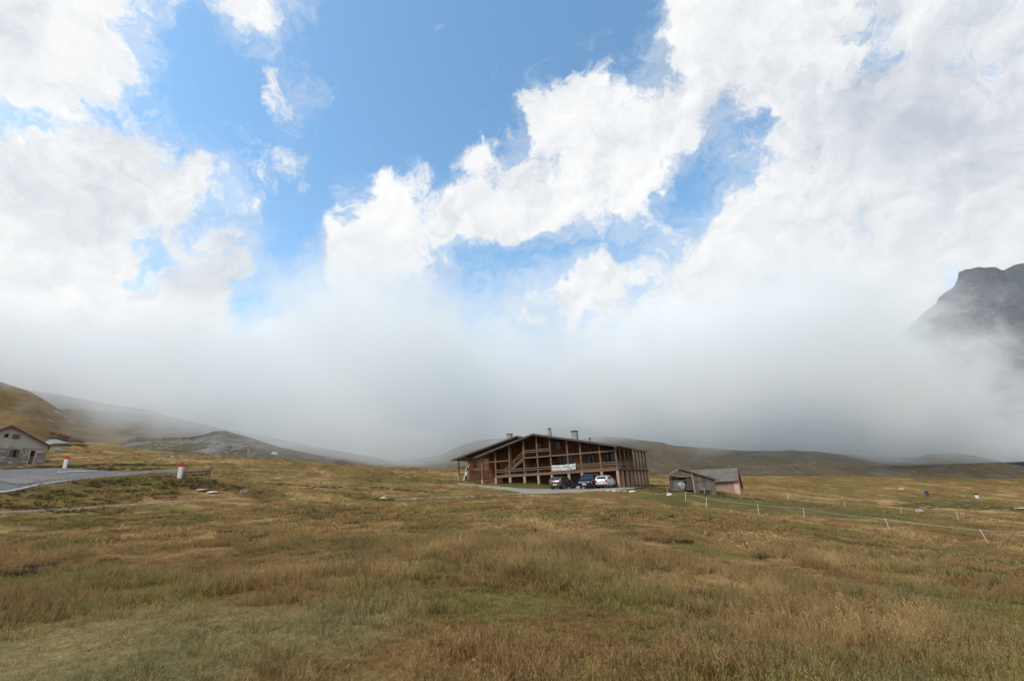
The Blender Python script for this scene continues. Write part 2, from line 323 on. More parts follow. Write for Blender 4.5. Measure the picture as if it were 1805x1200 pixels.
ridge('hill', [(1400,805),(1480,800),(1560,804),(1615,806),(1640,800),(1690,799),(1720,804),(1760,813),(1805,822),(1880,834)], 168, 290, 380, HR, 5, 0.9, seed=19, wl=36, crag=2)
ridge('mountain', [(1300,800),(1400,770),(1480,690),(1550,618),(1590,585),(1625,552),(1650,536),(1662,520),(1680,508),(1687,494),(1690,481),(1704,476),(1712,476),(1728,471),(1755,469),(1766,474),(1785,470),(1805,465),(1880,440),(2000,420),(2200,470)], 330, 900, 1300, MTN, 52, 1.25, nc=560, nr=240, wl=110, seed=23, crag=58)
ridge('mountain', [(-250,600),(-120,630),(0,646),(60,655),(110,663),(150,659),(185,668),(215,684),(260,700),(330,740)], 240, 520, 800, MTF, 14, 1.1, seed=27, wl=90, crag=8)
ridge('mountain', [(120,690),(200,640),(255,618),(285,607),(312,613),(350,640),(450,690),(600,740)], 420, 900, 1200, MTF, 20, 1.1, seed=31, wl=120, crag=8)

# ------------------------------------------------------------------ sky: Nishita + cloud deck laid out by bearing and elevation
SUN_AZ, SUN_EL = R(-118), R(46)                  # behind the viewer's left shoulder
CHART = """888888888888888888888888899999999
566788888887777778877888999999999
976558987766655555568999999999999
999889984455544446776899999999999
599998575367654456788899999999999
966998676257875332244578999999999
997588775146767789987724578999999
999743232123445678889854479979999
999982102300111256888998799879999
999975002300000125977668999888999
999853574200000011124347899888999
999735676410010000000014799988899
998536776310000000000013689988889
997346765310000000000012579998888
974367764210000000000001357999888""".split()    # rows: 8..64 deg elevation; columns: -64..64 deg bearing; 0 clear, 9 solid cloud
w = bpy.data.worlds.new('World'); sc.world = w; w.use_nodes = True; t = NT(w.node_tree)
bg = t.N['Background']; bg.inputs['Strength'].default_value = 0.15
sky = t.n('ShaderNodeTexSky', sky_type='NISHITA', sun_disc=False, sun_elevation=SUN_EL, sun_rotation=SUN_AZ, altitude=300, air_density=1.0, dust_density=1.2, ozone_density=1.5)
Dv = t.vmath('NORMALIZE', t.n('ShaderNodeTexCoord').outputs['Generated'])
wv = t.vmath('SUBTRACT', t.noise(Dv, 5.0, 5, 0.6, 0, 1), (0.5, 0.5, 0.5)); wv2 = t.vmath('SUBTRACT', t.noise(Dv, 17.0, 4, 0.6, 0, 1), (0.5, 0.5, 0.5))
Dw = t.vmath('ADD', Dv, t.vmath('ADD', t.vmath('SCALE', wv, sc_=0.16), t.vmath('SCALE', wv2, sc_=0.05)))
s = t.n('ShaderNodeSeparateXYZ'); t.set(s.inputs[0], t.vmath('NORMALIZE', Dw))
azn = t.math('ADD', t.math('DIVIDE', t.math('ARCTAN2', s.outputs[0], s.outputs[1]), R(128)), 0.5, clamp=True)
el = t.math('DIVIDE', t.math('SUBTRACT', t.math('ARCSINE', s.outputs[2]), R(8)), R(4))
el = t.math('MINIMUM', t.math('MAXIMUM', el, 0.0), 14.0)
cov = None
for i, row in enumerate(CHART):
    fc = t.n('ShaderNodeFloatCurve'); cu = fc.mapping.curves[0]
    while len(cu.points) < 33: cu.points.new(0.5, 0.5)
    for k, ch in enumerate(row): cu.points[k].location = (k / 32, int(ch) / 9); cu.points[k].handle_type = 'AUTO_CLAMPED'
    fc.mapping.update(); t.set(fc.inputs['Value'], azn)
    wt = t.math('SUBTRACT', 1.0, t.math('ABSOLUTE', t.math('SUBTRACT', el, float(i))), clamp=True)
    cov = t.math('MULTIPLY', fc.outputs[0], wt) if cov is None else t.math('MULTIPLY_ADD', fc.outputs[0], wt, cov)
n1 = t.noise(Dw, 7.5, 11, 0.63, 0.2); n2 = t.noise(Dw, 3.2, 5, 0.55)
Ls = np.array([-0.55, -0.2, 0.8]); Ls /= np.linalg.norm(Ls)
n1s = t.noise(t.vmath('ADD', Dw, tuple(Ls * 0.022)), 9.0, 5, 0.58, 0.15); n1l = t.noise(Dw, 9.0, 5, 0.58, 0.15)
def glow(px, py, k):
    d = t.vmath('DOT_PRODUCT', Dn, tuple(cdir(px, py))); return t.math('EXPONENT', t.math('MULTIPLY', t.math('SUBTRACT', d, 1.0), k))
Dn = t.vmath('NORMALIZE', Dw); PUFF = 0.0
for px_, py_, k_, a_ in ((485,140,2500,.40),(505,185,4000,.36),(465,262,1300,.46),(525,282,1500,.44),(585,160,2500,.40),(768,52,3000,.42),(665,318,2000,.46),(745,300,2200,.46),(830,285,2000,.46),(700,360,1300,.42),(640,425,700,.26),(450,20,700,.10),(985,190,500,.42),(955,235,900,.22),(1010,150,900,.2),(70,110,500,.3),(60,565,260,.38),(20,520,400,.15),(700,330,500,.16),(860,380,700,.22),(300,290,700,.1),(380,120,700,-.2),(560,90,600,-.2),(1240,385,900,-.25),(900,500,900,-.25),(1000,430,500,-.30),(1230,330,900,-.28),(540,480,900,-.3),(380,270,900,.12),(930,470,700,-.2)):
    PUFF = t.math('MULTIPLY_ADD', glow(px_, py_, k_), a_, PUFF)
dens = t.math('ADD', t.math('MULTIPLY', cov, 1.0), t.math('MULTIPLY', t.math('SUBTRACT', n1, 0.5), 1.40))
n3 = t.noise(Dw, 20.0, 10, 0.64, 0.5)
dens = t.math('ADD', t.math('ADD', dens, t.math('MULTIPLY', t.math('SUBTRACT', n3, 0.5), 0.85)), PUFF)
n4 = t.noise(t.vmath('MULTIPLY', Dw, (1.0, 1.0, 1.7)), 12.0, 9, 0.68, 0.8)
veil = t.math('MULTIPLY', t.smooth(t.math('ADD', t.math('MULTIPLY', cov, 0.6), n4), 0.62, 0.98), 0.38)
alpha = t.math('MAXIMUM', t.smooth(dens, 0.45, 0.84), veil)
thick = t.smooth(dens, 0.55, 1.15)
rel = t.math('MULTIPLY', t.math('SUBTRACT', n1l, n1s), t.smooth(dens, 0.7, 1.3, 2.2, 0.9))
gr = t.math('ADD', t.math('MULTIPLY', glow(1640, 200, 60), 0.55), t.math('ADD', t.math('MULTIPLY', glow(1750, 330, 90), 0.35), t.math('ADD', t.math('MULTIPLY', glow(220, 260, 60), 0.08), t.math('MULTIPLY', glow(300, 420, 90), 0.20))))
n5 = t.noise(Dw, 4.2, 3, 0.5); n5s = t.noise(t.vmath('ADD', Dw, tuple(Ls * 0.06)), 4.2, 3, 0.5)
rel = t.math('ADD', rel, t.math('MULTIPLY', t.math('SUBTRACT', n5, n5s), 1.3))
lum = t.math('ADD', 0.78, t.math('ADD', rel, t.math('MULTIPLY', t.math('SUBTRACT', n2, 0.5), 0.5)))
lum = t.math('SUBTRACT', lum, t.math('MULTIPLY', gr, 0.75), clamp=True)
ccol = t.ramp(lum, [(0.0, (0.56, 0.60, 0.68)), (0.35, (0.70, 0.735, 0.79)), (0.7, (0.86, 0.88, 0.90)), (1.0, (0.97, 0.975, 0.975))])
skyc = t.mix(1.0, sky.outputs[0], (1.02, 1.26, 1.22), 'MULTIPLY')
ccol10 = t.vmath('SCALE', ccol, sc_=4.5)
out = t.mix(alpha, skyc, ccol10)
# the fog deck closes the sky towards the horizon
s2 = t.n('ShaderNodeSeparateXYZ'); t.set(s2.inputs[0], Dv)
low = t.smooth(t.math('ADD', s2.outputs[2], t.math('MULTIPLY', t.math('SUBTRACT', n2, 0.5), 0.12)), 0.30, 0.10)
out = t.mix(low, out, (2.45, 2.65, 2.9))
t.set(bg.inputs['Color'], out)
w.cycles.sampling_method = 'MANUAL'; w.cycles.sample_map_resolution = 512
sd = bpy.data.lights.new('sun', 'SUN'); so = bpy.data.objects.new('sun', sd); C.objects.link(so)
sd.energy = 2.0; sd.angle = R(18); sd.color = (1.0, 0.95, 0.88)
sv = Vector((math.sin(SUN_AZ) * math.cos(SUN_EL), math.cos(SUN_AZ) * math.cos(SUN_EL), math.sin(SUN_EL)))
so.rotation_euler = sv.to_track_quat('Z', 'Y').to_euler(); so.location = (-40, -30, 60)

# ------------------------------------------------------------------ fog bank: a real cloud lying on the slopes behind the lodge
m = bpy.data.materials.new('fog'); m.use_nodes = True; t = NT(m.node_tree); t.N.remove(t.N['Principled BSDF'])
P = t.obj(); sp = t.n('ShaderNodeSeparateXYZ')
wp = t.vmath('SUBTRACT', t.noise(P, 0.02, 1, 0.5, 0, 1), (0.5, 0.5, 0.5)); Pw = t.vmath('ADD', P, t.vmath('SCALE', wp, sc_=34.0)); t.set(sp.inputs[0], Pw)
fx, fy, fz = sp.outputs
def prof(tab):                                   # height profile along x from a table
    fc = t.n('ShaderNodeFloatCurve'); cu = fc.mapping.curves[0]
    while len(cu.points) < len(tab): cu.points.new(0.5, 0.5)
    for k, (x, z) in enumerate(tab): cu.points[k].location = ((x + 400) / 800, z / 200); cu.points[k].handle_type = 'AUTO_CLAMPED'
    fc.mapping.update(); t.set(fc.inputs['Value'], t.math('DIVIDE', t.math('ADD', fx, 400.0), 800.0, clamp=True)); return t.math('MULTIPLY', fc.outputs[0], 200.0)
top = t.math('MULTIPLY', prof([(-400,84),(-270,88),(-215,86),(-150,80),(-130,76),(-106,98),(-82,106),(-56,100),(-30,86),(-9,66),(10,66),(40,74),(93,86),(125,94),(183,104),(221,104),(243,92),(270,60),(400,50)]), t.math('MULTIPLY_ADD', fy, 0.0020, 0.56))
bot = prof([(-400,70),(-270,66),(-223,56),(-190,44),(-160,30),(-130,15),(-76,2),(-31,2),(5,10),(70,16),(135,8),(200,3),(243,2),(400,2)])
a = t.math('MULTIPLY', t.math('SUBTRACT', top, fz), 1 / 11); b_ = t.math('MULTIPLY', t.math('SUBTRACT', fz, bot), 1 / 10)
c_ = t.math('MULTIPLY', t.math('SUBTRACT', fy, 104.0), 1 / 32); d_ = t.math('MULTIPLY', t.math('SUBTRACT', 400.0, fy), 1 / 40)
shape = t.math('MINIMUM', t.math('MINIMUM', a, b_), t.math('MINIMUM', c_, d_))
nz = t.noise(Pw, 0.024, 5, 0.64)
nz2 = t.noise(t.vmath('MULTIPLY', Pw, (1.0, 1.0, 1.5)), 0.052, 6, 0.68, 0.6)
dn = t.smooth(t.math('ADD', shape, t.math('MULTIPLY', t.math('ADD', t.math('MULTIPLY', t.math('SUBTRACT', nz, 0.5), 5.5), t.math('MULTIPLY', t.math('SUBTRACT', nz2, 0.5), 3.0)), 1.0)), 0.0, 1.2)
side = t.smooth(t.math('ADD', t.math('SUBTRACT', fx, fy), t.math('ADD', t.math('MULTIPLY', t.math('SUBTRACT', nz, .5), 170.0), t.math('MULTIPLY', t.math('SUBTRACT', nz2, .5), 260.0))), -42.0, 16.0, 1.0, 0.05)
side = t.math('MAXIMUM', side, t.smooth(fz, 34.0, 6.0, 0.0, 0.45))
side = t.math('MULTIPLY', side, t.smooth(fx, -270.0, -150.0, 0.6, 1.0))
low_haze = t.math('MULTIPLY', t.math('MULTIPLY', t.smooth(fz, 160.0, 90.0), t.smooth(fy, 130.0, 260.0)), t.smooth(fx, -190.0, -60.0, 0.0002, 0.0017))
low_haze = t.math('ADD', t.math('MULTIPLY', low_haze, side), t.math('MULTIPLY', t.math('MULTIPLY', t.smooth(fz, 50.0, 12.0), t.smooth(fy, 160.0, 250.0)), t.smooth(fx, -120.0, 0.0, 0.0, 0.0032)))
pv = t.n('ShaderNodeVolumePrincipled'); pv.inputs['Color'].default_value = (0.930, 0.970, 1.0, 1); pv.inputs['Anisotropy'].default_value = 0.0
t.set(pv.inputs['Density'], t.math('MULTIPLY_ADD', t.math('MULTIPLY', dn, side), 0.027, low_haze))
t.L.new(pv.outputs[0], t.N['Material Output'].inputs['Volume'])
TOPZ = [(-400,66),(-270,66),(-215,74),(-150,82),(-130,86),(-106,112),(-82,120),(-56,113),(-30,102),(-9,88),(10,84),(40,90),(93,98),(125,104),(183,112),(221,112),(243,96),(270,66),(400,50)]
xs_ = np.arange(-400, 401, 20.0); tz_ = np.interp(xs_, *np.array(TOPZ).T); tz_ = np.array([tz_[max(0, i-2):i+3].max() for i in range(len(xs_))]) + 26
bz_ = np.interp(xs_, [-400,-270,-223,-160,-76,5,70,135,243,400], [50,46,36,18,4,4,4,3,2,2])
sec = np.array([[(x, 97, b), (x, 97, tp), (x, 415, tp), (x, 415, b), (x, 97, b)] for x, b, tp in zip(xs_, bz_, tz_)])
q = MB(); n_ = len(xs_)
for i in range(n_): q.v += [tuple(v) for v in sec[i, :4]]
for i in range(n_ - 1):
    for k in range(4): q.f.append((i*4+k, i*4+(k+1)%4, i*4+4+(k+1)%4, i*4+4+k)); q.m.append(0)
q.f += [(0, 1, 2, 3), tuple(n_*4-4+k for k in (3, 2, 1, 0))]; q.m += [0, 0]
fog = tag(q.build('fog_bank', m), 'grey fog bank lying on the slopes behind the lodge', 'fog', kind='stuff')
try: m.cycles.volume_step_rate = 0.13
except Exception as e: print('step', e)
# ------------------------------------------------------------------ building materials
def wood(name, c0, c1, pitch=0.22, axis='z', rough=0.85, gap=0.12, tint=None):
    m, t, b = mat(name); P = t.obj(); s = t.n('ShaderNodeSeparateXYZ'); t.set(s.inputs[0], P)
    if axis == 'z': q = s.outputs[2]; st = (0.7, 0.7, 9)
    else: q = t.math('ADD', s.outputs[0], s.outputs[1]); st = (9, 9, 0.7)
    q = t.math('DIVIDE', q, pitch); fl = t.math('FLOOR', q); fr = t.math('FRACT', q)
    wn = t.n('ShaderNodeTexWhiteNoise', noise_dimensions='1D'); t.set(wn.inputs['W'], fl)
    gr = t.noise(t.vmath('ADD', t.vmath('MULTIPLY', P, st), t.vmath('SCALE', wn.outputs['Color'], sc_=20)), 1.6, 6, 0.7)
    c = t.mix(t.math('ADD', t.math('MULTIPLY', wn.outputs['Value'], 0.55), t.math('MULTIPLY', gr, 0.5)), c0, c1)
    st_ = t.noise(P, 0.55, 5, 0.65); c = t.mix(t.smooth(st_, 0.48, 0.72, 0, 0.55), c, tuple(x * 0.45 for x in c0))
    g = t.math('GREATER_THAN', gap, fr); c = t.mix(g, c, tuple(x * 0.3 for x in c0))
    t.set(b.inputs['Base Color'], c); b.inputs['Roughness'].default_value = rough; b.inputs['Specular IOR Level'].default_value = 0.25
    hh = t.math('ADD', t.math('MULTIPLY', t.math('SINE', t.math('MULTIPLY', fr, math.pi)), 0.8), t.math('MULTIPLY', gr, 0.25)); t.set(b.inputs['Normal'], t.bump(hh, 0.8, 0.04)); return m
def stone(name, c0, c1, sx=1.6, sz=3.6, mortar=(0.30, 0.29, 0.27)):
    m, t, b = mat(name); P = t.obj(); wv = t.vmath('SCALE', t.vmath('SUBTRACT', t.noise(P, 2.5, 3, 0.6, 0, 1), (.5, .5, .5)), sc_=0.22)
    Q = t.vmath('MULTIPLY', t.vmath('ADD', P, wv), (sx, sx, sz)); v = t.n('ShaderNodeTexVoronoi'); t.set(v.inputs['Vector'], Q); v.inputs['Scale'].default_value = 1
    e = t.n('ShaderNodeTexVoronoi', feature='DISTANCE_TO_EDGE'); t.set(e.inputs['Vector'], Q); e.inputs['Scale'].default_value = 1
    s = t.n('ShaderNodeSeparateColor'); t.set(s.inputs[0], v.outputs['Color'])
    c = t.mix(t.math('ADD', t.math('MULTIPLY', s.outputs[0], 0.75), t.math('MULTIPLY', t.noise(P, 7, 5, 0.7), 0.3)), c0, c1); k = t.smooth(e.outputs['Distance'], 0.03, 0.12)
    t.set(b.inputs['Base Color'], t.mix(k, mortar, c)); b.inputs['Roughness'].default_value = 0.92; b.inputs['Specular IOR Level'].default_value = 0.2; t.set(b.inputs['Normal'], t.bump(k, 0.8, 0.05)); return m
def weathered(name, c, stain, rough=0.85, sc_=1.2, amt=0.6):
    m, t, b = mat(name); P = t.obj(); n = t.noise(t.vmath('MULTIPLY', P, (1, 1, 0.35)), sc_, 7, 0.68, 0.4); f = t.noise(P, 9, 5, 0.7)
    k = t.math('MULTIPLY', t.smooth(t.math('ADD', t.math('MULTIPLY', n, 0.75), t.math('MULTIPLY', f, 0.25)), 0.42, 0.68), amt)
    t.set(b.inputs['Base Color'], t.mix(k, c, stain)); b.inputs['Roughness'].default_value = rough; b.inputs['Specular IOR Level'].default_value = 0.25; t.set(b.inputs['Normal'], t.bump(f, 0.4, 0.02)); return m
def sheet(name, c0, c1, pitch=0.18, axis=0, rough=0.55, metal=0.0):
    m, t, b = mat(name); P = t.obj(); s = t.n('ShaderNodeSeparateXYZ'); t.set(s.inputs[0], P); wv = t.math('SINE', t.math('MULTIPLY', s.outputs[axis], 2 * math.pi / pitch))
    n = t.noise(P, 0.9, 6, 0.7, 0.5); t.set(b.inputs['Base Color'], t.mix(t.smooth(t.math('ADD', n, t.math('MULTIPLY', wv, 0.12)), 0.3, 0.7), c0, c1))
    b.inputs['Roughness'].default_value = rough; b.inputs['Metallic'].default_value = metal; t.set(b.inputs['Normal'], t.bump(wv, 0.7, 0.05)); return m
LOG = wood('log wall', (0.074, 0.032, 0.015), (0.172, 0.078, 0.035), 0.24)
VPL = wood('upright boarding', (0.070, 0.033, 0.017), (0.155, 0.078, 0.038), 0.19, 'x')
REDLOG = wood('red brown logs', (0.085, 0.034, 0.017), (0.195, 0.082, 0.038), 0.26)
POSTM = weathered('pale timber', (0.185, 0.118, 0.074), (0.095, 0.060, 0.038), 0.8, 2.5)
RAILM = weathered('rail timber', (0.19, 0.128, 0.092), (0.10, 0.065, 0.045), 0.8, 2.5)
INF = wood('balcony boarding', (0.075, 0.036, 0.022), (0.135, 0.068, 0.042), 0.16, 'x')
PINKM = weathered('pink render', (0.40, 0.265, 0.205), (0.27, 0.18, 0.14), 0.9, 0.9)
BASEM = weathered('base wall', (0.21, 0.135, 0.10), (0.11, 0.07, 0.055), 0.9, 0.8)
ROOFM = sheet('dark roof sheet', (0.060, 0.052, 0.055), (0.105, 0.092, 0.092), 0.4, 0, 0.5)
FASC = weathered('grey fascia', (0.095, 0.080, 0.078), (0.055, 0.047, 0.045), 0.8, 1.5)
DKWOOD = weathered('dark timber', (0.060, 0.038, 0.028), (0.03, 0.02, 0.015), 0.85, 2)
GREYW = wood('grey weathered planks', (0.085, 0.080, 0.074), (0.21, 0.195, 0.175), 0.27, 'x', gap=0.07)
CHIM = weathered('chimney render', (0.30, 0.28, 0.25), (0.16, 0.15, 0.14), 0.9, 2)
def glassy(name, c=(0.012, 0.014, 0.016), r=0.08):
    m, t, b = mat(name); b.inputs['Base Color'].default_value = (*c, 1); b.inputs['Roughness'].default_value = r; b.inputs['Specular IOR Level'].default_value = 0.5; return m
PANE = glassy('window pane'); BLACK = plain('dark interior', (0.012, 0.010, 0.009), 0.9); CONC = weathered('concrete', (0.34, 0.33, 0.31), (0.2, 0.19, 0.18), 0.9, 1)

# ------------------------------------------------------------------ the lodge; local x = to the right along the front, y = back, z = up from the front right corner
lodge = empty('timber_lodge', P0, -(math.pi / 2 - ANG))
tag(lodge, 'long dark timber lodge with low gable roof, balconies and pink pillars', 'lodge')
def front_at(px, py, v=0.0):
    d = ray(px, py); n = dV; o = P0 + dV * v; tt = ((o - CAM) @ n) / (d @ n); p = CAM + d * tt; return float((p - P0) @ dU), float((p - P0)[2])
RU, RZ = 11.75, 8.0; ER = (-0.55, 5.30); EL_ = (22.0, 5.42)
def rA(u): return RZ - (RZ - ER[1]) * (RU - u) / (RU - ER[0]) if u < RU else RZ - (RZ - EL_[1]) * (u - RU) / (EL_[0] - RU)
BU, BZ = 16.6, 8.42; BL_ = (29.45, 5.60)
def rB(u): return BZ - (BZ - BL_[1]) * (u - BU) / (BL_[0] - BU) if u > BU else BZ - 0.22 * (BU - u)
def gz(u, v):                                    # ground relative to the corner
    p = uv(u, v); return h1(p[0], p[1]) - P0[2]
T = 0.16
q = MB(); q.prism([(-21.2, 2.2), (-2.0, 2.2), (-2.0, 4.62), (-21.2, 4.62)], 2.0, 15.2); q.box(-21.2, -18.72, 2.02, 6, 0.8, 2.2); q.build('wall', LOG, lodge)
q = MB(); q.prism([(-21.2, 4.62), (-2.0, 4.62), (-2.0, rA(2.0) - T), (-RU, RZ - T), (-21.2, rA(21.2) - T)], 2.03, 15.17); q.build('gable_wall', VPL, lodge)
q = MB(); q.box(-18.72, -2.6, 2.6, 15.0, -0.4, 2.12); q.build('ground_floor_wall', BASEM, lodge)
q = MB(); q.prism([(-26.5, 1.6), (-21.3, 1.6), (-21.3, rB(21.3) - T), (-26.5, rB(26.5) - T)], 4.0, 14.0); q.prism([(-21.3, 3), (-15.5, 3), (-15.5, rB(15.5) - T), (-BU, BZ - T), (-21.3, rB(21.3) - T)], 4.02, 13.95); q.build('wall', REDLOG, lodge)
def roof_slab(pts, v0, v1, th=0.16):
    q = MB(); up = list(pts); lo = [(x, z - th) for x, z in reversed(pts)]; q.prism(up + lo, v0, v1); return q
rf = roof_slab([(-EL_[0], EL_[1]), (-RU, RZ), (-ER[0], ER[1])], -0.75, 16.8).build('roof', ROOFM, lodge)
rfb = roof_slab([(-BL_[0], BL_[1]), (-BU, BZ), (-11.0, rB(11.0))], 3.1, 14.8).build('roof', ROOFM, lodge)
for pts, v, par in (([(-EL_[0], EL_[1]), (-RU, RZ), (-ER[0], ER[1])], -0.80, lodge), ([(-BL_[0], BL_[1]), (-BU, BZ), (-11.0, rB(11.0))], 3.05, lodge)):
    q = MB(); q.prism([(x, z - 0.035) for x, z in pts] + [(x, z - 0.27) for x, z in reversed(pts)], v - 0.02, v + 0.045); q.build('barge_board', FASC, par)
# purlin ends under the front overhang, rafters along the eave at the right
for u in (1.5, 5.0, 8.4, 15.0, 18.4): 
    q = MB(); q.box(-u - .08, -u + .08, -0.7, 2.0, rA(u) - .38, rA(u) - .19); q.build('purlin', DKWOOD, lodge)
for u in (20.2, 23.6, 26.4): 
    q = MB(); q.box(-u - .08, -u + .08, 3.15, 4.0, rB(u) - .40, rB(u) - .20); q.build('purlin', DKWOOD, lodge)
q = MB()
q.box(-18.75, 0.15, -0.15, 2.6, 2.12, 2.30); q.box(-2.6, 0.15, 2.6, 15.4, 2.12, 2.30); q.build('balcony_floor', DKWOOD, lodge)
q = MB(); q.box(-14.0, -9.3, -0.12, 2.0, 4.52, 4.68); q.build('balcony_floor', DKWOOD, lodge)
PU = [0.0, 2.16, 4.92, 6.85, 9.44, 11.55, 13.78, 16.2, 18.65]
SVs = [1.8, 3.95, 5.85, 7.75, 9.6, 11.5, 13.4, 15.2]
for u in PU:
    g = gz(u, 0) - 0.25; q = MB(); q.box(-u - .17, -u + .17, -.17, .17, g, 2.118); q.build('pillar', PINKM, lodge, bevel=0.02)
    q = MB(); q.box(-u - .095, -u + .095, -.095, .095, 2.302, rA(u) - .18); q.build('post', POSTM, lodge)
q = MB(); q.box(-21.25, -20.89, -.18, .18, gz(21, 0) - .25, 2.0); q.build('pillar', PINKM, lodge, bevel=0.02)
q = MB(); q.box(-21.19, -20.95, -.12, .12, 2.0, rA(21.1) - .18); q.build('post', POSTM, lodge)
for v in SVs:
    g = gz(0, v) - 0.25; q = MB(); q.box(-.17, .17, v - .17, v + .17, g, 2.118); q.build('pillar', PINKM, lodge, bevel=0.02)
    q = MB(); q.box(-.085, .085, v - .085, v + .085, 2.302, rA(0) - .18); q.build('post', POSTM, lodge)
for v in (7.75, 9.6, 11.5, 13.4, 15.2):
    q = MB(); q.box(-2.17, -1.83, v - .17, v + .17, gz(2, v) - .2, 2.118); q.build('pillar', PINKM, lodge, bevel=0.02)
for px, py in ((901.6, 812), (925.6, 795)):
    u, z = front_at(px, py, 1.3); q = MB(); q.box(-u - .08, -u + .08, 1.22, 1.38, 2.302, rA(u) - .2); q.build('post', RAILM, lodge)
def rails(pts, zs, w=0.05, h=0.10, nm='railing', m=None):
    q = MB()
    for (p, r) in zip(pts[:-1], pts[1:]):
        for z in zs: q.beam((p[0], p[1], z), (r[0], r[1], z), w, h)
    return q.build(nm, m or RAILM, lodge)
rails([(-18.6, -.13), (-0.0, -.13)], (2.42, 2.95, 3.22))
rails([(.125, 0.1), (.125, 15.2)], (2.42, 2.95, 3.24))
rails([(-13.75, -.13), (-9.45, -.13)], (5.42, 5.68))
rails([(-9.3, -.05), (-0.1, -.05)], (4.66,), 0.10, 0.16, 'beam'); rails([(-20.95, -.05), (-16.3, -.05)], (4.50,), 0.08, 0.14, 'beam')
rails([(-14.0, -.17), (-9.3, -.17)], (4.66,), 0.06, 0.16, 'beam'); rails([(-18.8, -.17), (.2, -.17)], (2.24,), 0.05, 0.22, 'beam', RAILM); rails([(.19, -.1), (.19, 15.45)], (2.24,), 0.05, 0.22, 'beam', DKWOOD)
rails([(-.04, .1), (-.04, 16.6)], (5.0,), 0.10, 0.16, 'beam'); rails([(-2.1, -.0), (-2.1, 2.0)], (4.66,), 0.1, 0.16, 'beam')
q = MB(); q.box(-9.3, -0.12, -.07, -.03, 2.45, 3.16); q.build('balcony_boarding', INF, lodge)
for v0, v1 in ((0.2, 1.7), (4.1, 5.75)): 
    q = MB(); q.box(.03, .07, v0, v1, 2.40, 3.2); q.build('balcony_boarding', GREYW, lodge)
for k in range(15):
    v = 2.3 + k * .9; q = MB(); q.box(.06, .10, v - .02, v + .02, 2.302, 3.18); q.build('baluster', RAILM, lodge)
# outside stair up to the upper balcony
q = MB()
for v in (0.25, 1.05): q.beam((-17.35, v, 2.42), (-13.9, v, 4.72), 0.07, 0.24)
for k in range(11): s = (k + .6) / 11.5; q.box(-17.35 + s * 3.45 - .13, -17.35 + s * 3.45 + .13, .28, 1.02, 2.42 + s * 2.3 - .02, 2.42 + s * 2.3 + .02)
st = q.build('staircase', POSTM, lodge)
q = MB()
for v in (0.22,): 
    q.beam((-17.2, v, 3.38), (-13.9, v, 5.66), 0.06, 0.10); q.beam((-17.2, v, 3.0), (-13.9, v, 5.28), 0.04, 0.08)
    for s in (0.03, .5): q.box(-17.2 + s * 3.3 - .035, -17.2 + s * 3.3 + .035, v - .03, v + .03, 2.5 + s * 2.3, 3.4 + s * 2.28)
q.build('handrail', POSTM, st)
# windows and doors: framed, with the pane set back
def window(px, py, w_, h_, v, shutters=0, frame=DKWOOD, uz=None, parent=None, nm='window', pane=PANE):
    u, z = uz or front_at(px, py, v); x = -u; q = MB(); y0, y1 = v - .09, v + .01; f = .07
    q.box(x - w_/2 - f, x - w_/2, y0, y1, z - h_/2 - f, z + h_/2 + f); q.box(x + w_/2, x + w_/2 + f, y0, y1, z - h_/2 - f, z + h_/2 + f)
    q.box(x - w_/2, x + w_/2, y0, y1, z + h_/2, z + h_/2 + f); q.box(x - w_/2, x + w_/2, y0, y1, z - h_/2 - f, z - h_/2)
    if nm == 'window': q.box(x - .02, x + .02, v - .07, v - .02, z - h_/2, z + h_/2)
    o = q.build(nm, frame, parent or lodge); p = MB(); p.box(x - w_/2 + .003, x + w_/2 - .003, v - .03, v - .012, z - h_/2 + .003, z + h_/2 - .003)
    p.build('pane' if nm == 'window' else 'panel', pane, o)
    for k in range(shutters):
        sg = -1 if k == 0 else 1; q = MB(); cx = x + sg * (w_ + f * 2 + .02 + w_ / 2 * 0 + .02) ; q.box(cx - w_/2 * .5 - .12, cx + w_/2 * .5 + .12, v - .07, v - .025, z - h_/2, z + h_/2); q.build('shutter', INF, o)
    return o
for px, py, w_, h_, sh in ((949.7, 788.5, .75, 1.1, 0), (983.8, 785.8, .8, 1.05, 0), (992.2, 812.6, .85, 1.2, 1), (1005.2, 811.5, .8, 1.2, 0), (1042, 809.2, .95, 1.3, 2), (888.6, 806.6, .35, .4, 0)): window(px, py, w_, h_, 2.0, sh)
window(1076.5, 808.5, 1.1, 1.5, 2.0); window(919.5, 822, 1.5, 1.9, 2.0, nm='door', pane=BLACK); window(877, 827.5, .8, 1.9, 2.0, nm='door', pane=BLACK); window(943, 821.5, .75, 1.0, 2.0)
window(844.6, 833, .55, 1.3, 4.0, frame=REDLOG); window(0, 0, .7, 1.2, 4.0, frame=REDLOG, uz=(25.1, 5.3 - .6))
q = MB(); u, z = front_at(836, 825, 4.0); q.box(-26.4, -21.6, 3.90, 3.985, 3.62, 3.86); q.build('beam', POSTM, lodge)
for du, m_ in ((0, POSTM), (1.5, INF)):
    q = MB(); q.box(-25.0 + du, -24.1 + du, 3.93, 3.99, 2.25, 3.55); q.build('shutter', INF, lodge)
q = MB(); q.box(-9.0, -7.9, 2.52, 2.62, .05, 2.0); d_ = q.build('door', DKWOOD, lodge); q = MB(); q.box(-5.2, -2.9, 2.52, 2.62, .05, 2.0); q.build('door', GREYW, lodge)
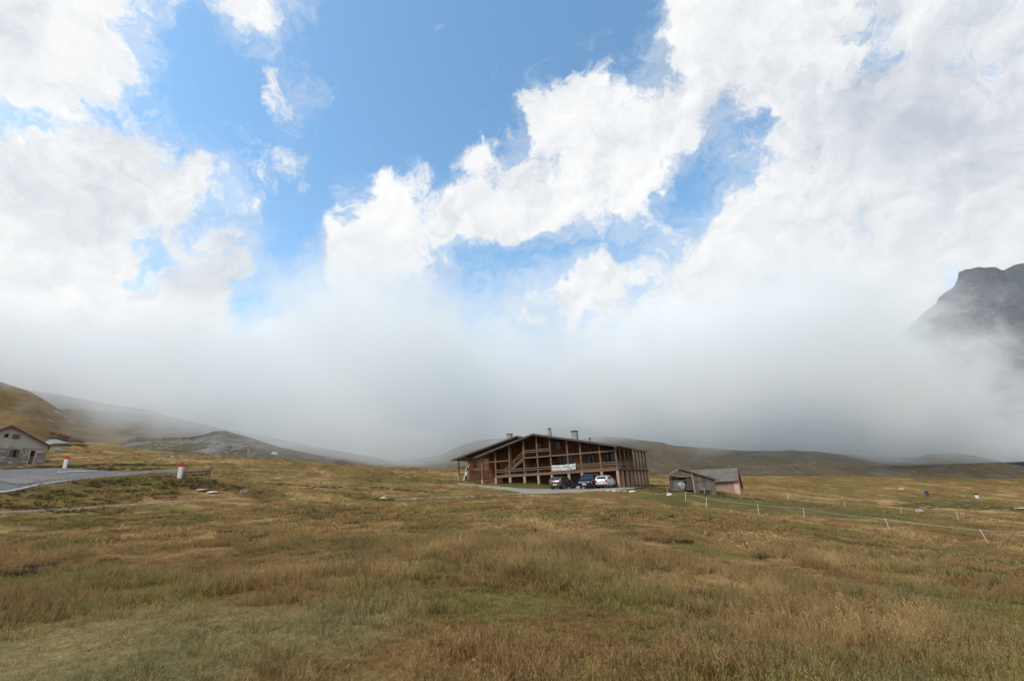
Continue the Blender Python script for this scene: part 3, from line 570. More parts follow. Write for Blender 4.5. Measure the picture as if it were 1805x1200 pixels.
# porch at the far left end
q = MB(); q.box(-28.5, -28.36, 3.93, 4.07, 3.1, rB(28.4) - .2); q.build('post', DKWOOD, lodge); q = MB(); q.box(-28.58, -28.28, 3.85, 4.15, gz(28.4, 4) - .3, 3.1); q.build('pillar', PINKM, lodge)
q = MB(); q.beam((-28.45, 4, 3.18), (-26.5, 4.0, 3.18), .1, .16); q.beam((-28.45, 4, 4.15), (-26.5, 4.0, 4.15), .05, .09); q.build('railing', DKWOOD, lodge)
q = MB(); q.box(-29.2, -26.6, 3.6, 8, 1.75, 2.12); q.build('porch_slab', CONC, lodge)
# chimneys
def chimney(px, pt, pb, w_, v, par, cap=True, m_=CHIM, ztop=None, rfn=rA):
    u, zt = front_at(px, pt, v); zb = rfn(u) - .25; q = MB(); q.box(-u - w_/2, -u + w_/2, v - w_/2, v + w_/2, zb, zt - .12); o = q.build('chimney', m_, par, bevel=.015)
    q = MB(); 
    if cap:
        for sx in (-1, 1):
            for sy in (-1, 1): q.box(-u + sx * w_ * .38 - .05, -u + sx * w_ * .38 + .05, v + sy * w_ * .38 - .05, v + sy * w_ * .38 + .05, zt - .121, zt + .08)
        q.box(-u - w_/2 - .08, -u + w_/2 + .08, v - w_/2 - .08, v + w_/2 + .08, zt + .08, zt + .14)
    else: q.lathe((-u, v, zt - .121), (0, 0, 1), [(0, w_ * .62), (.12, w_ * .62), (.2, w_ * .3)], 12)
    q.build('chimney_cap', FASC, o)
chimney(968.5, 755, 768, .40, 2.6, rf, cap=False); chimney(1012.5, 761, 773, .78, 3.0, rf); chimney(898.3, 766, 772, .75, 6.0, rfb, rfn=rB)
u, z = front_at(1040, 774.5, 3.5); q = MB(); q.tube((-u, 3.5, rA(u) - .2), (-u, 3.5, rA(u) + .4), .07); q.lathe((-u, 3.5, rA(u) + .4), (0, 0, 1), [(0, .16), (.1, .14), (.2, .03)], 10); q.build('vent_pipe', DKWOOD, rf)

# banner tied to the rail
BAN = plain('banner cloth', (0.52, 0.55, 0.54), 0.7, 0, 0.06, 3); INKG = plain('green ink', (0.03, 0.075, 0.07), 0.7); INKP = plain('pink ink', (0.50, 0.10, 0.26), 0.7); INKB = plain('blue ink', (0.22, 0.27, 0.40), 0.7); INKY = plain('leaf ink', (0.35, 0.45, 0.18), 0.7)
ban = empty('banner', uv(9.33, -0.20, 2.55), -(math.pi / 2 - ANG)); tag(ban, 'white cloth banner with green and pink lettering tied to the balcony rail', 'banner')
Wb, Hb = 3.62, 0.80; nx, nz_ = 36, 8; Pm = np.zeros((nz_, nx, 3))
def bw(x): return 0.035 * math.sin(x * 3.1) + .02 * math.sin(x * 7.3 + 1), -0.10 * math.sin(math.pi * x / Wb) * (0.6) + 0.03 * x / Wb
for i in range(nz_):
    for k in range(nx): x = Wb * k / (nx - 1); a, s_ = bw(x); Pm[i, k] = (x, a, Hb * i / (nz_ - 1) + s_)
cl = grid_mesh('cloth', Pm, BAN); cl.parent = ban; cl.modifiers.new('thickness', 'SOLIDIFY').thickness = 0.006
def writing(body, x, z, size, m_, parent, nm='lettering'):
    cu = bpy.data.curves.new(nm, 'FONT'); cu.body = body; cu.size = size; cu.extrude = 0.004; o = bpy.data.objects.new(nm, cu); C.objects.link(o)
    dg = bpy.context.evaluated_depsgraph_get(); me = bpy.data.meshes.new_from_object(o.evaluated_get(dg)); bpy.data.objects.remove(o); me.name = nm
    for v in me.vertices: X_, Z_ = v.co.x + x, v.co.y + z; a, s_ = bw(X_); v.co = (X_, a - .012 - v.co.z, Z_ + s_)
    me.materials.clear(); me.materials.append(m_); o = bpy.data.objects.new(nm, me); C.objects.link(o); o.parent = parent; return o
writing("AL'POUL", .12, .44, .33, INKG, ban); writing('AGRA-', 1.68, .44, .33, INKG, ban); writing('VOLEI', .55, .08, .34, INKP, ban); writing('A', .12, .1, .28, INKG, ban)
q = MB(); 
for k in range(12): x = 2.3 + k * .1; a, s_ = bw(x); q.box(x, x + .1, a - .012, a - .004, .18 + .02 * k + s_, .24 + .022 * k + s_ + .05 * math.sin(k * .26))
q.build('swoosh', INKB, ban)
q = MB(); a, s_ = bw(3.0); q.box(2.75, 3.05, a - .013, a - .005, .1 + s_, .3 + s_); q.build('emblem', INKB, ban); q = MB(); a, s_ = bw(3.25); q.box(3.05, 3.3, a - .05, a - .042, .66 + s_, .76 + s_); q.build('emblem', INKY, ban)
# ------------------------------------------------------------------ cars
def paint(name, c, rough=0.28, metal=0.0, coat=0.6):
    m, t, b = mat(name); b.inputs['Base Color'].default_value = (*c, 1); b.inputs['Roughness'].default_value = rough; b.inputs['Metallic'].default_value = metal; b.inputs['Coat Weight'].default_value = coat; b.inputs['Coat Roughness'].default_value = 0.08
    n = t.noise(t.obj(), 3, 4, 0.6); t.set(b.inputs['Base Color'], t.mix(t.smooth(n, 0.4, 0.75, 0, 0.35), c, tuple(x * 0.75 + 0.02 for x in c))); return m
GLASS = glassy('car glass', (0.012, 0.015, 0.017), 0.12); TYRE = plain('tyre rubber', (0.018, 0.018, 0.018), 0.9); RIM = plain('wheel rim', (0.38, 0.39, 0.40), 0.4, 0.7)
REDL = plain('tail lamp', (0.42, 0.02, 0.02), 0.2); HEADL = plain('head lamp', (0.75, 0.77, 0.78), 0.1); PLATE = plain('number plate', (0.72, 0.72, 0.68), 0.5, 0, .05); TRIM = plain('black trim', (0.022, 0.022, 0.024), 0.6)
def car(name, label, pos, heading, W, st, wheels, pm, rear_glass, wind, sides, lamp='rear', lower=None):
    root = empty(name, pos, heading); tag(root, label, 'car', 'cars parked under the lodge balcony')
    h = W / 2; vs = []; fs = []; n = 10
    def ring(x, lo, be, tp, k):
        r = h * k; tw = r * (0.97 if tp - be < .1 else 0.97 - 0.36 * (tp - be))
        return [(x, -r*.86, lo), (x, -r, lo+.2), (x, -r, be-.18), (x, -r*.97, be), (x, -tw, tp), (x, tw, tp), (x, r*.97, be), (x, r, be-.18), (x, r, lo+.2), (x, r*.86, lo)]
    for s_ in st: vs += ring(*s_)
    for i in range(len(st) - 1):
        for k in range(n): fs.append((i*n+k, i*n+(k+1)%n, (i+1)*n+(k+1)%n, (i+1)*n+k))
    fs += [tuple(range(n)), tuple(range(len(vs)-1, len(vs)-n-1, -1))]
    q = MB(); q.add(vs, fs); body = q.build('body', pm, root, smooth=True); mb = body.modifiers.new('round', 'BEVEL'); mb.width = 0.05; mb.segments = 3; mb.limit_method = 'ANGLE'; mb.angle_limit = R(18)
    def at_st(i): return st[i]
    def pane(i, j, nm, inset=.10):
        a, b = st[i], st[j]; ra, rb = ring(*a), ring(*b); q = MB(); A = [Vector(ra[3]), Vector(ra[6])] if a[3]-a[2] < .2 else [Vector(ra[4]), Vector(ra[5])]; B = [Vector(rb[4]), Vector(rb[5])] if b[3]-b[2] > .2 else [Vector(rb[3]), Vector(rb[6])]
        P = [A[0].lerp(A[1], inset), A[1].lerp(A[0], inset), B[1].lerp(B[0], inset), B[0].lerp(B[1], inset)]; P = [P[0].lerp(P[3], .1), P[1].lerp(P[2], .1), P[2].lerp(P[1], .12), P[3].lerp(P[0], .12)]
        nn = (P[1] - P[0]).cross(P[3] - P[0]).normalized(); nn = nn if nn.z > 0 else -nn; up = [p + nn * .022 for p in P]; q.add(P + up, [(0,1,2,3), (4,5,6,7), (0,1,5,4), (1,2,6,5), (2,3,7,6), (3,0,4,7)]); return q.build(nm, GLASS, root)
    pane(*rear_glass, 'rear_window'); pane(*wind, 'windscreen')
    for sg in (-1, 1):                                    # side windows follow the tumblehome
        for x0, x1, x2, x3, zb, zt in sides:
            def yy(z): return sg * h * (0.97 - 0.36 * (z - zb)) + sg * .012
            q = MB(); P = [(x0, yy(zb+.04), zb+.04), (x1, yy(zb+.04), zb+.04), (x2, yy(zt), zt), (x3, yy(zt), zt)]; q.add(P + [(a, b - sg * .03, c) for a, b, c in P], [(0,1,2,3), (7,6,5,4), (0,1,5,4), (1,2,6,5), (2,3,7,6), (3,0,4,7)]); q.build('side_window', GLASS, root)
    for wx in wheels:
        for sg in (-1, 1):
            y = sg * (h - .09); t_ = MB(); t_.lathe((wx, y - sg * .10, .30), (0, sg, 0), [(0, .26), (.02, .30), (.20, .30), (.215, .24)], 20); wo = MB(); wl = t_.build('wheel', TYRE, root, smooth=False)
            wo.lathe((wx, y + sg * .10, .30), (0, sg, 0), [(0, .20), (.022, .19), (.03, .07), (.035, .02)], 14); wo.build('rim', RIM, wl)
    xr, xf = st[0][0], st[-1][0]; zb = st[1][2]
    for sg in (-1, 1):
        q = MB(); q.box(xr - .015, xr + .22, sg * h * .80 - .12, sg * h * .80 + .12, zb - .30, zb + .02); q.build('tail_light', REDL, root, bevel=.02)
        q = MB(); zf = st[-2][2]; q.add([(xf-.36, sg*h*.99, zf-.02), (xf-.36, sg*h*.99, zf-.17), (xf+.012, sg*h*.62, zf-.20), (xf+.012, sg*h*.52, zf-.10), (xf-.2, sg*h*.7, zf+.012), (xf-.4, sg*h*.5, zf-.12)], [(0,1,2,3,4), (0,4,5), (1,0,5), (2,1,5), (3,2,5), (4,3,5)]); q.build('headlight', HEADL, root)
        q = MB(); xm = sides[0][1] - .05; q.box(xm - .06, xm + .06, sg * (h + .09) - .10, sg * (h + .09) + .10, zb + .0, zb + .15); q.build('mirror', pm, root, bevel=.02)
    q = MB(); q.box(xr - .03, xr + .05, -.26, .26, zb - .48 if lower is None else lower, zb - .37 if lower is None else lower + .11); q.build('number_plate', PLATE, root)
    q = MB(); q.box(xf - .05, xf + .03, -.26, .26, .48, .59); q.build('number_plate', PLATE, root)
    q = MB(); q.box(xr - .05, xr + .15, -h * .9, h * .9, .28, .46); q.build('bumper', TRIM, root, bevel=.03); q = MB(); q.box(xf - .15, xf + .04, -h * .82, h * .82, .26, .42); q.build('bumper', TRIM, root, bevel=.03)
    q = MB(); q.box(xf - .03, xf + .028, -.38, .38, .62, .70); q.build('grille', TRIM, root); 
    return root
hatch = [(-1.90,.36,.86,.88,.93), (-1.84,.26,.98,1.02,.98), (-1.52,.22,.99,1.40,1), (-1.2,.20,.99,1.48,1), (0,.2,.97,1.51,1), (.42,.2,.96,1.45,1), (1.05,.2,.95,1.0,.99), (1.65,.22,.82,.86,.96), (1.9,.34,.62,.66,.86)]
mpv = [(-2.15,.36,1.0,1.03,.94), (-2.1,.26,1.12,1.3,.98), (-1.98,.22,1.12,1.72,.99), (-1.6,.2,1.12,1.82,1), (.2,.2,1.1,1.83,1), (.62,.2,1.08,1.74,1), (1.45,.22,1.06,1.11,.99), (1.98,.25,.90,.94,.95), (2.15,.36,.66,.70,.86)]
def gp(px, py, Y): p = at(px, py, Y); return Vector((p[0], p[1], h1(p[0], p[1]) + .03))
hs = [(-1.4, -.28, -.34, -1.2, .97, 1.36), (-.22, .72, .38, -.28, .97, 1.38)]; hm = [(-1.9, -.6, -.64, -1.8, 1.1, 1.66), (-.54, 1.05, .58, -.56, 1.09, 1.66)]
car('hatchback_car', 'dark grey hatchback seen from behind, leftmost of the parked cars', gp(990.5, 860.2, 61.0), R(90 - 31), 1.66, hatch, (-1.2, 1.2), paint('grey paint', (0.085, 0.09, 0.10), .3, .5), (1, 2), (5, 6), hs)
car('people_carrier', 'dark blue people carrier facing the camera between two hatchbacks', gp(1040.5, 860.6, 61.2), R(-90 - 27), 1.82, mpv, (-1.35, 1.35), paint('dark blue paint', (0.010, 0.020, 0.050), .22, .3), (1, 2), (5, 6), hm)
car('hatchback_car', 'silver white hatchback seen from behind, nearest the corner pillar', gp(1068.5, 859.2, 61.0), R(90 - 27), 1.66, hatch, (-1.2, 1.2), paint('silver white paint', (0.56, 0.57, 0.59), .3, .2), (1, 2), (5, 6), hs)

# ------------------------------------------------------------------ stone hut above the road
HB = R(47); hp = at(77, 819.5, 64); hd = np.array([math.cos(HB), math.sin(HB), 0]); hn = np.array([-math.sin(HB), math.cos(HB), 0])
def hut_at(px, py, v=0.0):
    d = ray(px, py); o = hp + hn * v; tt = ((o - CAM) @ hn) / (d @ hn); p = CAM + d * tt; return float((p - hp) @ hd), float((p - hp)[2])
hut = empty('stone_hut', hp, HB); tag(hut, 'small stone hut with plastered gable and brown door above the road', 'hut')
STW = stone('rubble masonry', (0.11, 0.10, 0.095), (0.46, 0.42, 0.39), 1.3, 3.6, (0.17, 0.165, 0.155)); PLS = weathered('grey plaster', (0.36, 0.355, 0.335), (0.24, 0.235, 0.225), 0.92, 0.8, 0.8)
DOORM = wood('brown door boards', (0.13, 0.055, 0.028), (0.24, 0.11, 0.055), 0.16, 'x'); SHUT = wood('faded shutters', (0.11, 0.075, 0.065), (0.17, 0.12, 0.10), 0.14, 'x')
rx, rz_ = hut_at(22, 749.5); ex, ez = hut_at(89.8, 785.3); wx0 = 2 * rx; sl = (rz_ - ez) / (ex - rx); zs = hut_at(60, 790)[1]; zs = hut_at(40, 789.5)[1]
def hr(x): return rz_ - sl * abs(x - rx)
q = MB(); q.box(wx0, 0, 0, 7, -1.2, zs); q.build('wall', STW, hut)
q = MB(); q.prism([(wx0 + .02, zs), (-.02, zs), (-.02, hr(0) - .14), (rx, rz_ - .14), (wx0 + .02, hr(0) - .14)], .02, 6.98); q.build('gable_wall', PLS, hut)
lx = 2 * rx - ex; q = MB(); up = [(lx, ez), (rx, rz_), (ex, ez)]; q.prism(up + [(x, z - .12) for x, z in reversed(up)], -.35, 7.4); hroof = q.build('roof', sheet('grey hut roofing', (0.24, 0.245, 0.25), (0.36, 0.365, 0.37), .6, 1, .5), hut)
q = MB(); q.prism([(x, z - .02) for x, z in up] + [(x, z - .22) for x, z in reversed(up)], -.40, -.30); q.build('barge_board', plain('maroon board', (0.075, 0.030, 0.028), .7), hut)
def hole(x0, y0, x1, y1, nm, m_, fr=None, dep=.10):
    a, b = hut_at(x0, y1), hut_at(x1, y0); q = MB(); q.box(a[0], b[0], -.012, .0 + dep, a[1], b[1]); o = q.build(nm, m_, hut)
    if fr:
        q = MB(); f = .09
        q.box(a[0] - f, a[0] - .004, -.06, .05, a[1], b[1]); q.box(b[0] + .004, b[0] + f, -.06, .05, a[1], b[1]); q.box(a[0] - f, b[0] + f, -.06, .05, b[1] + .004, b[1] + f); q.build('frame', fr, o)
    return o
hole(7, 764.5, 16, 770.3, 'window', BLACK, CONC); hole(21, 766, 36.2, 773, 'window', BLACK, CONC)
a, b = hut_at(21.5, 773), hut_at(36, 766.3); q = MB(); q.box(a[0], b[0], -.05, -.016, a[1], b[1]); q.build('shutter', SHUT, hut)
hole(14, 792, 36, 805.5, 'window', BLACK, CONC)
for x0, x1 in ((14.5, 25), (26.5, 35.6)): a, b = hut_at(x0, 805.2), hut_at(x1, 792.3); q = MB(); q.box(a[0], b[0], -.06, -.016, a[1], b[1]); q.build('shutter', SHUT, hut)
d_ = hole(48.2, 793.8, 63.2, 818.9, 'door', BLACK, plain('pale door frame', (0.42, 0.44, 0.42), .8)); a, b = hut_at(48.4, 818.7), hut_at(62.3, 804); q = MB(); q.box(a[0] + .02, b[0], -.05, -.016, a[1], b[1]); q.build('leaf', DOORM, d_)
a, b = hut_at(47, 820), hut_at(64, 818.6); q = MB(); q.box(a[0], b[0], -.7, -.03, a[1] - .3, b[1] - .02); q.build('doorstep', CONC, hut)

# boulders: lumpy stones, each its own thing
def boulder_mesh(seed, sx, sy, sz, sub=3):
    bm = bmesh.new(); bmesh.ops.create_icosphere(bm, subdivisions=sub, radius=1)
    for v in bm.verts:
        p = v.co.copy(); d = 1 + .35 * mnoise.noise(p * 1.1 + Vector((seed * 3.1, seed, 0))) + .16 * mnoise.noise(p * 2.7 + Vector((seed, 0, 5)))
        for ax in (Vector((.6, .5, .62)), Vector((-.7, .3, .64)), Vector((.1, -.8, .55)), Vector((0.2, .1, 1)), Vector((-.5, -.6, .3)), Vector((.9, -.3, .2))):
            e = p.dot(ax.normalized()) * d; lim = .72 + .12 * math.sin(seed * 5 + ax.x * 9)
            if e > lim: p -= ax.normalized() * (e - lim) * .8
        p *= d; v.co = Vector((p.x * sx, p.y * sy, p.z * sz))
    me = bpy.data.meshes.new('rock'); bm.to_mesh(me); bm.free(); return me
def rockm(name, c0, c1):
    m, t, b = mat(name); P = t.obj(); n = t.noise(P, 2.2, 8, 0.72, .5); n2 = t.noise(P, 14, 4, 0.7)
    t.set(b.inputs['Base Color'], t.mix(t.smooth(t.math('ADD', t.math('MULTIPLY', n, .7), t.math('MULTIPLY', n2, .3)), .36, .64), c0, c1)); b.inputs['Roughness'].default_value = .95; t.set(b.inputs['Normal'], t.bump(n, .9, .12)); return m
RK = rockm('grey stone', (0.15, 0.145, 0.14), (0.34, 0.33, 0.315)); RKW = rockm('white stone', (0.38, 0.37, 0.36), (0.66, 0.65, 0.63)); RKP = rockm('pinkish stone', (0.25, 0.20, 0.17), (0.42, 0.36, 0.32))
def rock(px, py, Y, size, label, m_=RK, group=None, sq=.6, seed=None, name='rock', sink=.25, rz=None):
    p = at(px, py, Y) if Y else hit(px, py); s_ = seed if seed is not None else int(px * 7 + py) % 97; me = boulder_mesh(s_, size, size * .75, size * sq); me.materials.append(m_)
    me.polygons.foreach_set('use_smooth', [False] * len(me.polygons)); o = bpy.data.objects.new(name, me); C.objects.link(o)
    o.location = (p[0], p[1], h1(p[0], p[1]) + size * sq * (1 - sink) * .55); o.rotation_euler = (0, 0, rz if rz is not None else (s_ % 13) * .5); return tag(o, label, 'rock', group)
rock(675, 889, 44, .42, 'white boulder lying alone in the grass left of the lodge', RKW, sq=.55)
for i, (px, py, m_, lab) in enumerate(((356, 864.5, RKP, 'pinkish flat stone slab in the grass below the milepost'), (374, 863, RKW, 'pale flat stone slab beside the pinkish slab'))): rock(px, py, 36, .52, lab, m_, sq=.18, name='stone_slab', sink=.1, rz=.1)
rock(430, 873, 38, .35, 'grey stone by the dirt track near the bank', RK); rock(938, 893, 33, .30, 'small grey stone in the meadow in front of the driveway', RK, sq=.4)
rock(1308.5, 910, 45, .26, 'dark grey stone in the meadow left of the fence', RK); rock(1182, 882.5, 55, .34, 'grey white stone at the foot of the first fence post', RKW)
rock(1258, 875, 58, .14, 'small pale stone in front of the plank shed', RKW); rock(1593, 877, 96, .55, 'pale flat stone far out in the right field', RKW, sq=.25); rock(1621, 901, 62, .55, 'brown grey mossy stone behind the back fence', RK, sq=.5)
for i, (px, py, sz_, m_, lab) in enumerate(((1073, 867.5, .42, RKP, 'brownish flat stone, leftmost of the row edging the driveway'), (1083, 868, .38, RKW, 'pale flat stone, second in the row edging the driveway'), (1092, 867.5, .40, RKP, 'sandy flat stone, middle of the row edging the driveway'), (1101, 868.5, .36, RK, 'grey flat stone, fourth in the row edging the driveway'), (1115, 866.5, .46, RKW, 'white flat stone, rightmost of the row edging the driveway'))):
    rock(px, py, 56.5, sz_, lab, m_, 'stones edging the driveway', sq=.30)
rock(1019.5, 861, 59.8, .42, 'grey lump of stone beside the blue people carrier', RK, sq=.9)

# ------------------------------------------------------------------ mileposts: white with red rounded heads, number plate face
MW = weathered('milepost white', (0.70, 0.70, 0.68), (0.48, 0.47, 0.45), .7, 2, .5); MR = plain('milepost red', (0.52, 0.018, 0.020), .5, 0, .12)
def milepost(px, pt, pxb, pb, Y, label):
    g = at(pxb, pb, Y); top = at(px, pt, Y); base = Vector((g[0], g[1], h1(g[0], g[1]))); hgt = float(top[2] - g[2]); r = empty('milepost', base, R(8)); tag(r, label, 'milepost', 'red capped mileposts along the road')
    q = MB(); q.box(-.15, .15, -.09, .09, -.25, hgt * .76); q.build('post', MW, r, bevel=.03); q = MB(); q.prism([(-.165, hgt*.762), (.165, hgt*.762), (.165, hgt*.90), (.11, hgt*.98), (0, hgt), (-.11, hgt*.98), (-.165, hgt*.90)], -.105, .105); q.build('cap', MR, r, bevel=.02)
milepost(118.6, 803, 113.2, 826, 47, 'white milepost with red cap beyond the road near the stone hut'); milepost(320.5, 815, 315.5, 844, 38, 'white milepost with red cap on the near bank beside the timber rail')

# weathered timber trough/rail near the milepost
tr = empty('timber_barrier', gp(348, 839, 46), R(4)); tag(tr, 'low weathered timber barrier behind the near milepost', 'barrier')
q = MB(); q.box(-1.35, 1.0, -.06, .06, .30, .52); q.build('rail', FASC, tr); q = MB(); q.box(-1.3, .95, .12, .24, .02, .22); q.build('rail', FASC, tr)
for x, a in ((-1.3, .05), (.95, .22)): 
    q = MB(); q.beam((x, .07, -.3), (x + a, .07, .85), .14, .14); q.build('post', GREYW, tr)
q = MB(); q.beam((.55, .0, .0), (1.15, .07, .70), .10, .10); q.build('brace', GREYW, tr)

# ------------------------------------------------------------------ plank shed with gas tank, and the pink shed behind it
SB = R(-14); sp0 = at(1224, 866.8, 58); sd_ = np.array([math.cos(SB), math.sin(SB), 0]); sn = np.array([-math.sin(SB), math.cos(SB), 0])
def shed_at(px, py, v=0.0, p0=sp0, dd=sd_, nn=sn):
    d = ray(px, py); o = p0 + nn * v; tt = ((o - CAM) @ nn) / (d @ nn); p = CAM + d * tt; return float((p - p0) @ dd), float((p - p0)[2])
shed = empty('plank_shed', sp0, SB); tag(shed, 'grey plank shed with lopsided gable roof, open on its left', 'shed')
Lx, Lz = shed_at(1173.3, 840.4, -.3); Rx_, Rz = shed_at(1197.7, 824.4, -.3); Ex, Ez = shed_at(1265.2, 844.3, -.3); wl = shed_at(1184, 850)[0]; wr = shed_at(1263.5, 870)[0]; zr = shed_at(1264.5, 871)[1]; zl = shed_at(1184, 861)[1]; pk = shed_at(1222, 850)[0]; dl = shed_at(1209.5, 850)[0]
def sr(x): return Rz - (Rz - Lz) * (Rx_ - x) / (Rx_ - Lx) if x < Rx_ else Rz - (Rz - Ez) * (x - Rx_) / (Ex - Rx_)
q = MB(); up = [(Lx, Lz), (Rx_, Rz), (Ex, Ez)]; q.prism(up + [(x, z - .13) for x, z in reversed(up)], -.3, 3.6); q.build('roof', sheet('grey fibre cement', (0.11, 0.10, 0.092), (0.19, 0.175, 0.16), .25, 1, .85), shed)
q = MB(); q.prism([(pk + .08, zr - .3), (wr, zr - .3), (wr, sr(wr) - .14), (pk + .08, sr(pk) - .14)], 0, .05); q.box(wr - .05, wr, .05, 3.3, zr - .3, sr(wr) - .16); q.box(wl, wr, 3.25, 3.3, zl - .1, Lz - .12); q.build('wall', GREYW, shed)
q = MB(); z0 = shed_at(1240, 866)[1]; q.box(pk + .55, wr - .72, -.05, -.004, zr - .1, z0 + .05); q.box(pk + .4, wr - .5, -.07, -.004, z0 + .05, z0 + .12); q.build('hatch', DKWOOD, shed)
z1_ = shed_at(1240, 846.8)[1]; q = MB(); q.box(pk + .1, wr, -.06, -.004, z1_ - .05, z1_ + .06); q.build('beam', GREYW, shed)
q = MB(); q.box(dl, pk - .09, -.03, .02, zl - .25, shed_at(1215, 842)[1]); q.build('door', wood('dark planks', (0.06, 0.055, 0.05), (0.13, 0.12, 0.11), .2, 'x'), shed)
q = MB(); q.box(pk - .07, pk + .07, -.08, .08, -.3, sr(pk) - .14); q.build('post', PINKM, shed); q = MB(); q.box(wl - .06, wl + .08, -.06, .08, zl - .3, sr(wl) - .14); q.build('post', GREYW, shed)
q = MB(); xm = shed_at(1201.5, 850)[0]; q.box(xm - .04, xm + .04, -.05, .03, zl - .2, shed_at(1200, 847)[1]); q.box(wl + .08, dl, -.05, .03, shed_at(1200, 847.5)[1], shed_at(1200, 846.2)[1]); q.box(wl + .081, wl + .65, -.02, .02, zl - .2, shed_at(1190, 847.6)[1] - .02); q.build('rail', GREYW, shed)
zt = shed_at(1205, 838.5)[1]; q = MB(); q.box(wl + .08, pk - .08, -.03, .06, zt - .06, zt + .07); q.box(Rx_ - .06, Rx_ + .06, -.02, .05, zt + .07, Rz - .2); q.build('beam', GREYW, shed)
bx, bz = shed_at(1189, 841.8); q = MB(); q.box(bx - .28, bx + .28, .5, .9, bz - .25, bz + .1); o = q.build('crate', DOORM); o.location = sp0; o.rotation_euler = (0, 0, SB); tag(o, 'small reddish brown box on the ledge inside the plank shed', 'box')
q = MB(); q.box(bx - .5, dl, .4, 1.0, bz - .33, bz - .252); q.build('shelf', GREYW, shed)
tx, tz = shed_at(1202, 856.5); tk = empty('gas_tank', Vector(sp0) + Vector(sd_) * tx + Vector(sn) * 1.5 + Vector((0, 0, tz)), SB); tag(tk, 'white cylindrical gas tank standing inside the plank shed', 'tank')
q = MB(); rt = .60; q.lathe((0, -1.15, 0), (0, 1, 0), [(0, .02), (.05, rt*.5), (.14, rt*.8), (.3, rt), (1.9, rt), (2.06, rt*.8), (2.15, rt*.5), (2.2, .02)], 24); q.build('vessel', plain('tank white', (0.62, 0.63, 0.63), .45, 0, .06), tk, smooth=True)
for y in (-.5, .5): q = MB(); q.box(-.4, .4, y - .06, y + .06, -1.1, -.45); q.build('cradle', CONC, tk)
# pink shed
KB = R(-28); kp = at(1305.2, 870, 62); kd = np.array([math.cos(KB), math.sin(KB), 0]); kn = np.array([-math.sin(KB), math.cos(KB), 0])
def pink_at(px, py, v=0.0): return shed_at(px, py, v, kp, kd, kn)
pinks = empty('pink_shed', kp, KB); tag(pinks, 'pink rendered shed with long corrugated grey roof behind the plank shed', 'shed')
e1 = pink_at(1300.2, 846.6, -.35); rg = pink_at(1299.3, 822.3, 2.4); rl = pink_at(1217.8, 827.3, 2.4)[0]; ez2 = pink_at(1314, 860, 4.9)[1]
wlen = pink_at(1250, 860)[0] - 1.0; z_e = e1[1]; z_r = rg[1]; xr_ = .12
q = MB(); sect = [(-.35, z_e), (2.4, z_r), (4.9, ez2)]; n0 = len(sect)
def slab(sect, x0, x1, th): 
    q = MB(); lo = [(y, z - th) for y, z in reversed(sect)]; pl = sect + lo; n = len(pl); q.add([(x0, y, z) for y, z in pl] + [(x1, y, z) for y, z in pl], [tuple(range(n)), tuple(range(2*n-1, n-1, -1))] + [(k, k+n, (k+1)%n+n, (k+1)%n) for k in range(n)]); return q
FIB = sheet('weathered corrugated roofing', (0.10, 0.09, 0.08), (0.175, 0.16, 0.145), .14, 0, .85)
pr = slab(sect, rl, xr_, .07).build('roof', FIB, pinks)
q = MB()
for k in range(12): x = rl + .3 + k * (xr_ - rl - .4) / 12; q.box(x, x + .34, 2.25, 2.55, z_r - .02, z_r + .07)
q.build('ridge_tiles', weathered('dark ridge tiles', (0.09, 0.085, 0.08), (0.05, 0.05, 0.05)), pr)
q = MB(); zf = pink_at(1270, 869)[1] - .6; q.add([(x, y, z) for x in (pink_at(1240, 850)[0], 0.0) for y, z in ((0, zf), (0, z_e - .02 + .35 * (z_r - z_e) / 2.75 - .08), (2.4, z_r - .09), (4.6, ez2 + .15), (4.6, zf))], [(0,1,2,3,4), (9,8,7,6,5), (0,5,6,1), (1,6,7,2), (2,7,8,3), (3,8,9,4), (4,9,5,0)]); q.build('wall', plain('salmon render', (0.31, 0.205, 0.16), .9, 0, .12, 1.5), pinks)
ca = pink_at(1294.8, 860)[0]; q = MB(); q.box(ca, .04, -.06, .3, zf, z_e - .05); q.build('corner_pier', plain('pale pink render', (0.52, 0.36, 0.31), .9, 0, .08, 2), pinks)
q = slab([(-.36, z_e + .01), (2.4, z_r + .01), (4.92, ez2 + .01)], xr_ + .002, xr_ + .06, .26); q.build('barge_board', weathered('dark red board', (0.11, 0.035, 0.03), (0.07, 0.075, 0.05), .8, 2), pinks)

# ------------------------------------------------------------------ electric fence: slim leaning posts, each row strung with one tape
FPW = plain('white fence post', (0.62, 0.62, 0.60), .6, 0, .08); TAPE = plain('fence tape', (0.52, 0.53, 0.50), .6, 0, .1)
front_posts = [((1179,881.7),(1176.5,867),55,'with a stone at its foot'),((1209.5,889.7),(1209.5,872.7),51,'in front of the gas tank'),((1244.5,894.4),(1245,876.3),48,'in front of the plank shed door'),((1338,909),(1335,888),45,'right of the pink shed'),((1418.5,913.3),(1416,896.2),44,'midway along the near row'),((1571,939.8),(1560,913.3),34,'leaning left, second from the right end'),((1741,953.6),(1725.8,928.2),32,'leaning most, nearest the right edge')]
back_posts = [((1187.5,874.5),(1186,863.6),62,'just left of the plank shed'),((1243,875),(1241.8,863.6),57.2,'against the plank shed wall'),((1303,874.5),(1303,868),60,'at the pink shed corner, shortest in view'),((1389,879.2),(1389,867.2),71,'standing upright in the open field'),((1489.5,894.4),(1488.7,884.6),64,'low in the dip of the field'),((1591.5,909),(1586.6,895),56,'leaning slightly, before the mossy stone'),((1690.7,918.7),(1686,902.8),50,'last before the right edge')]
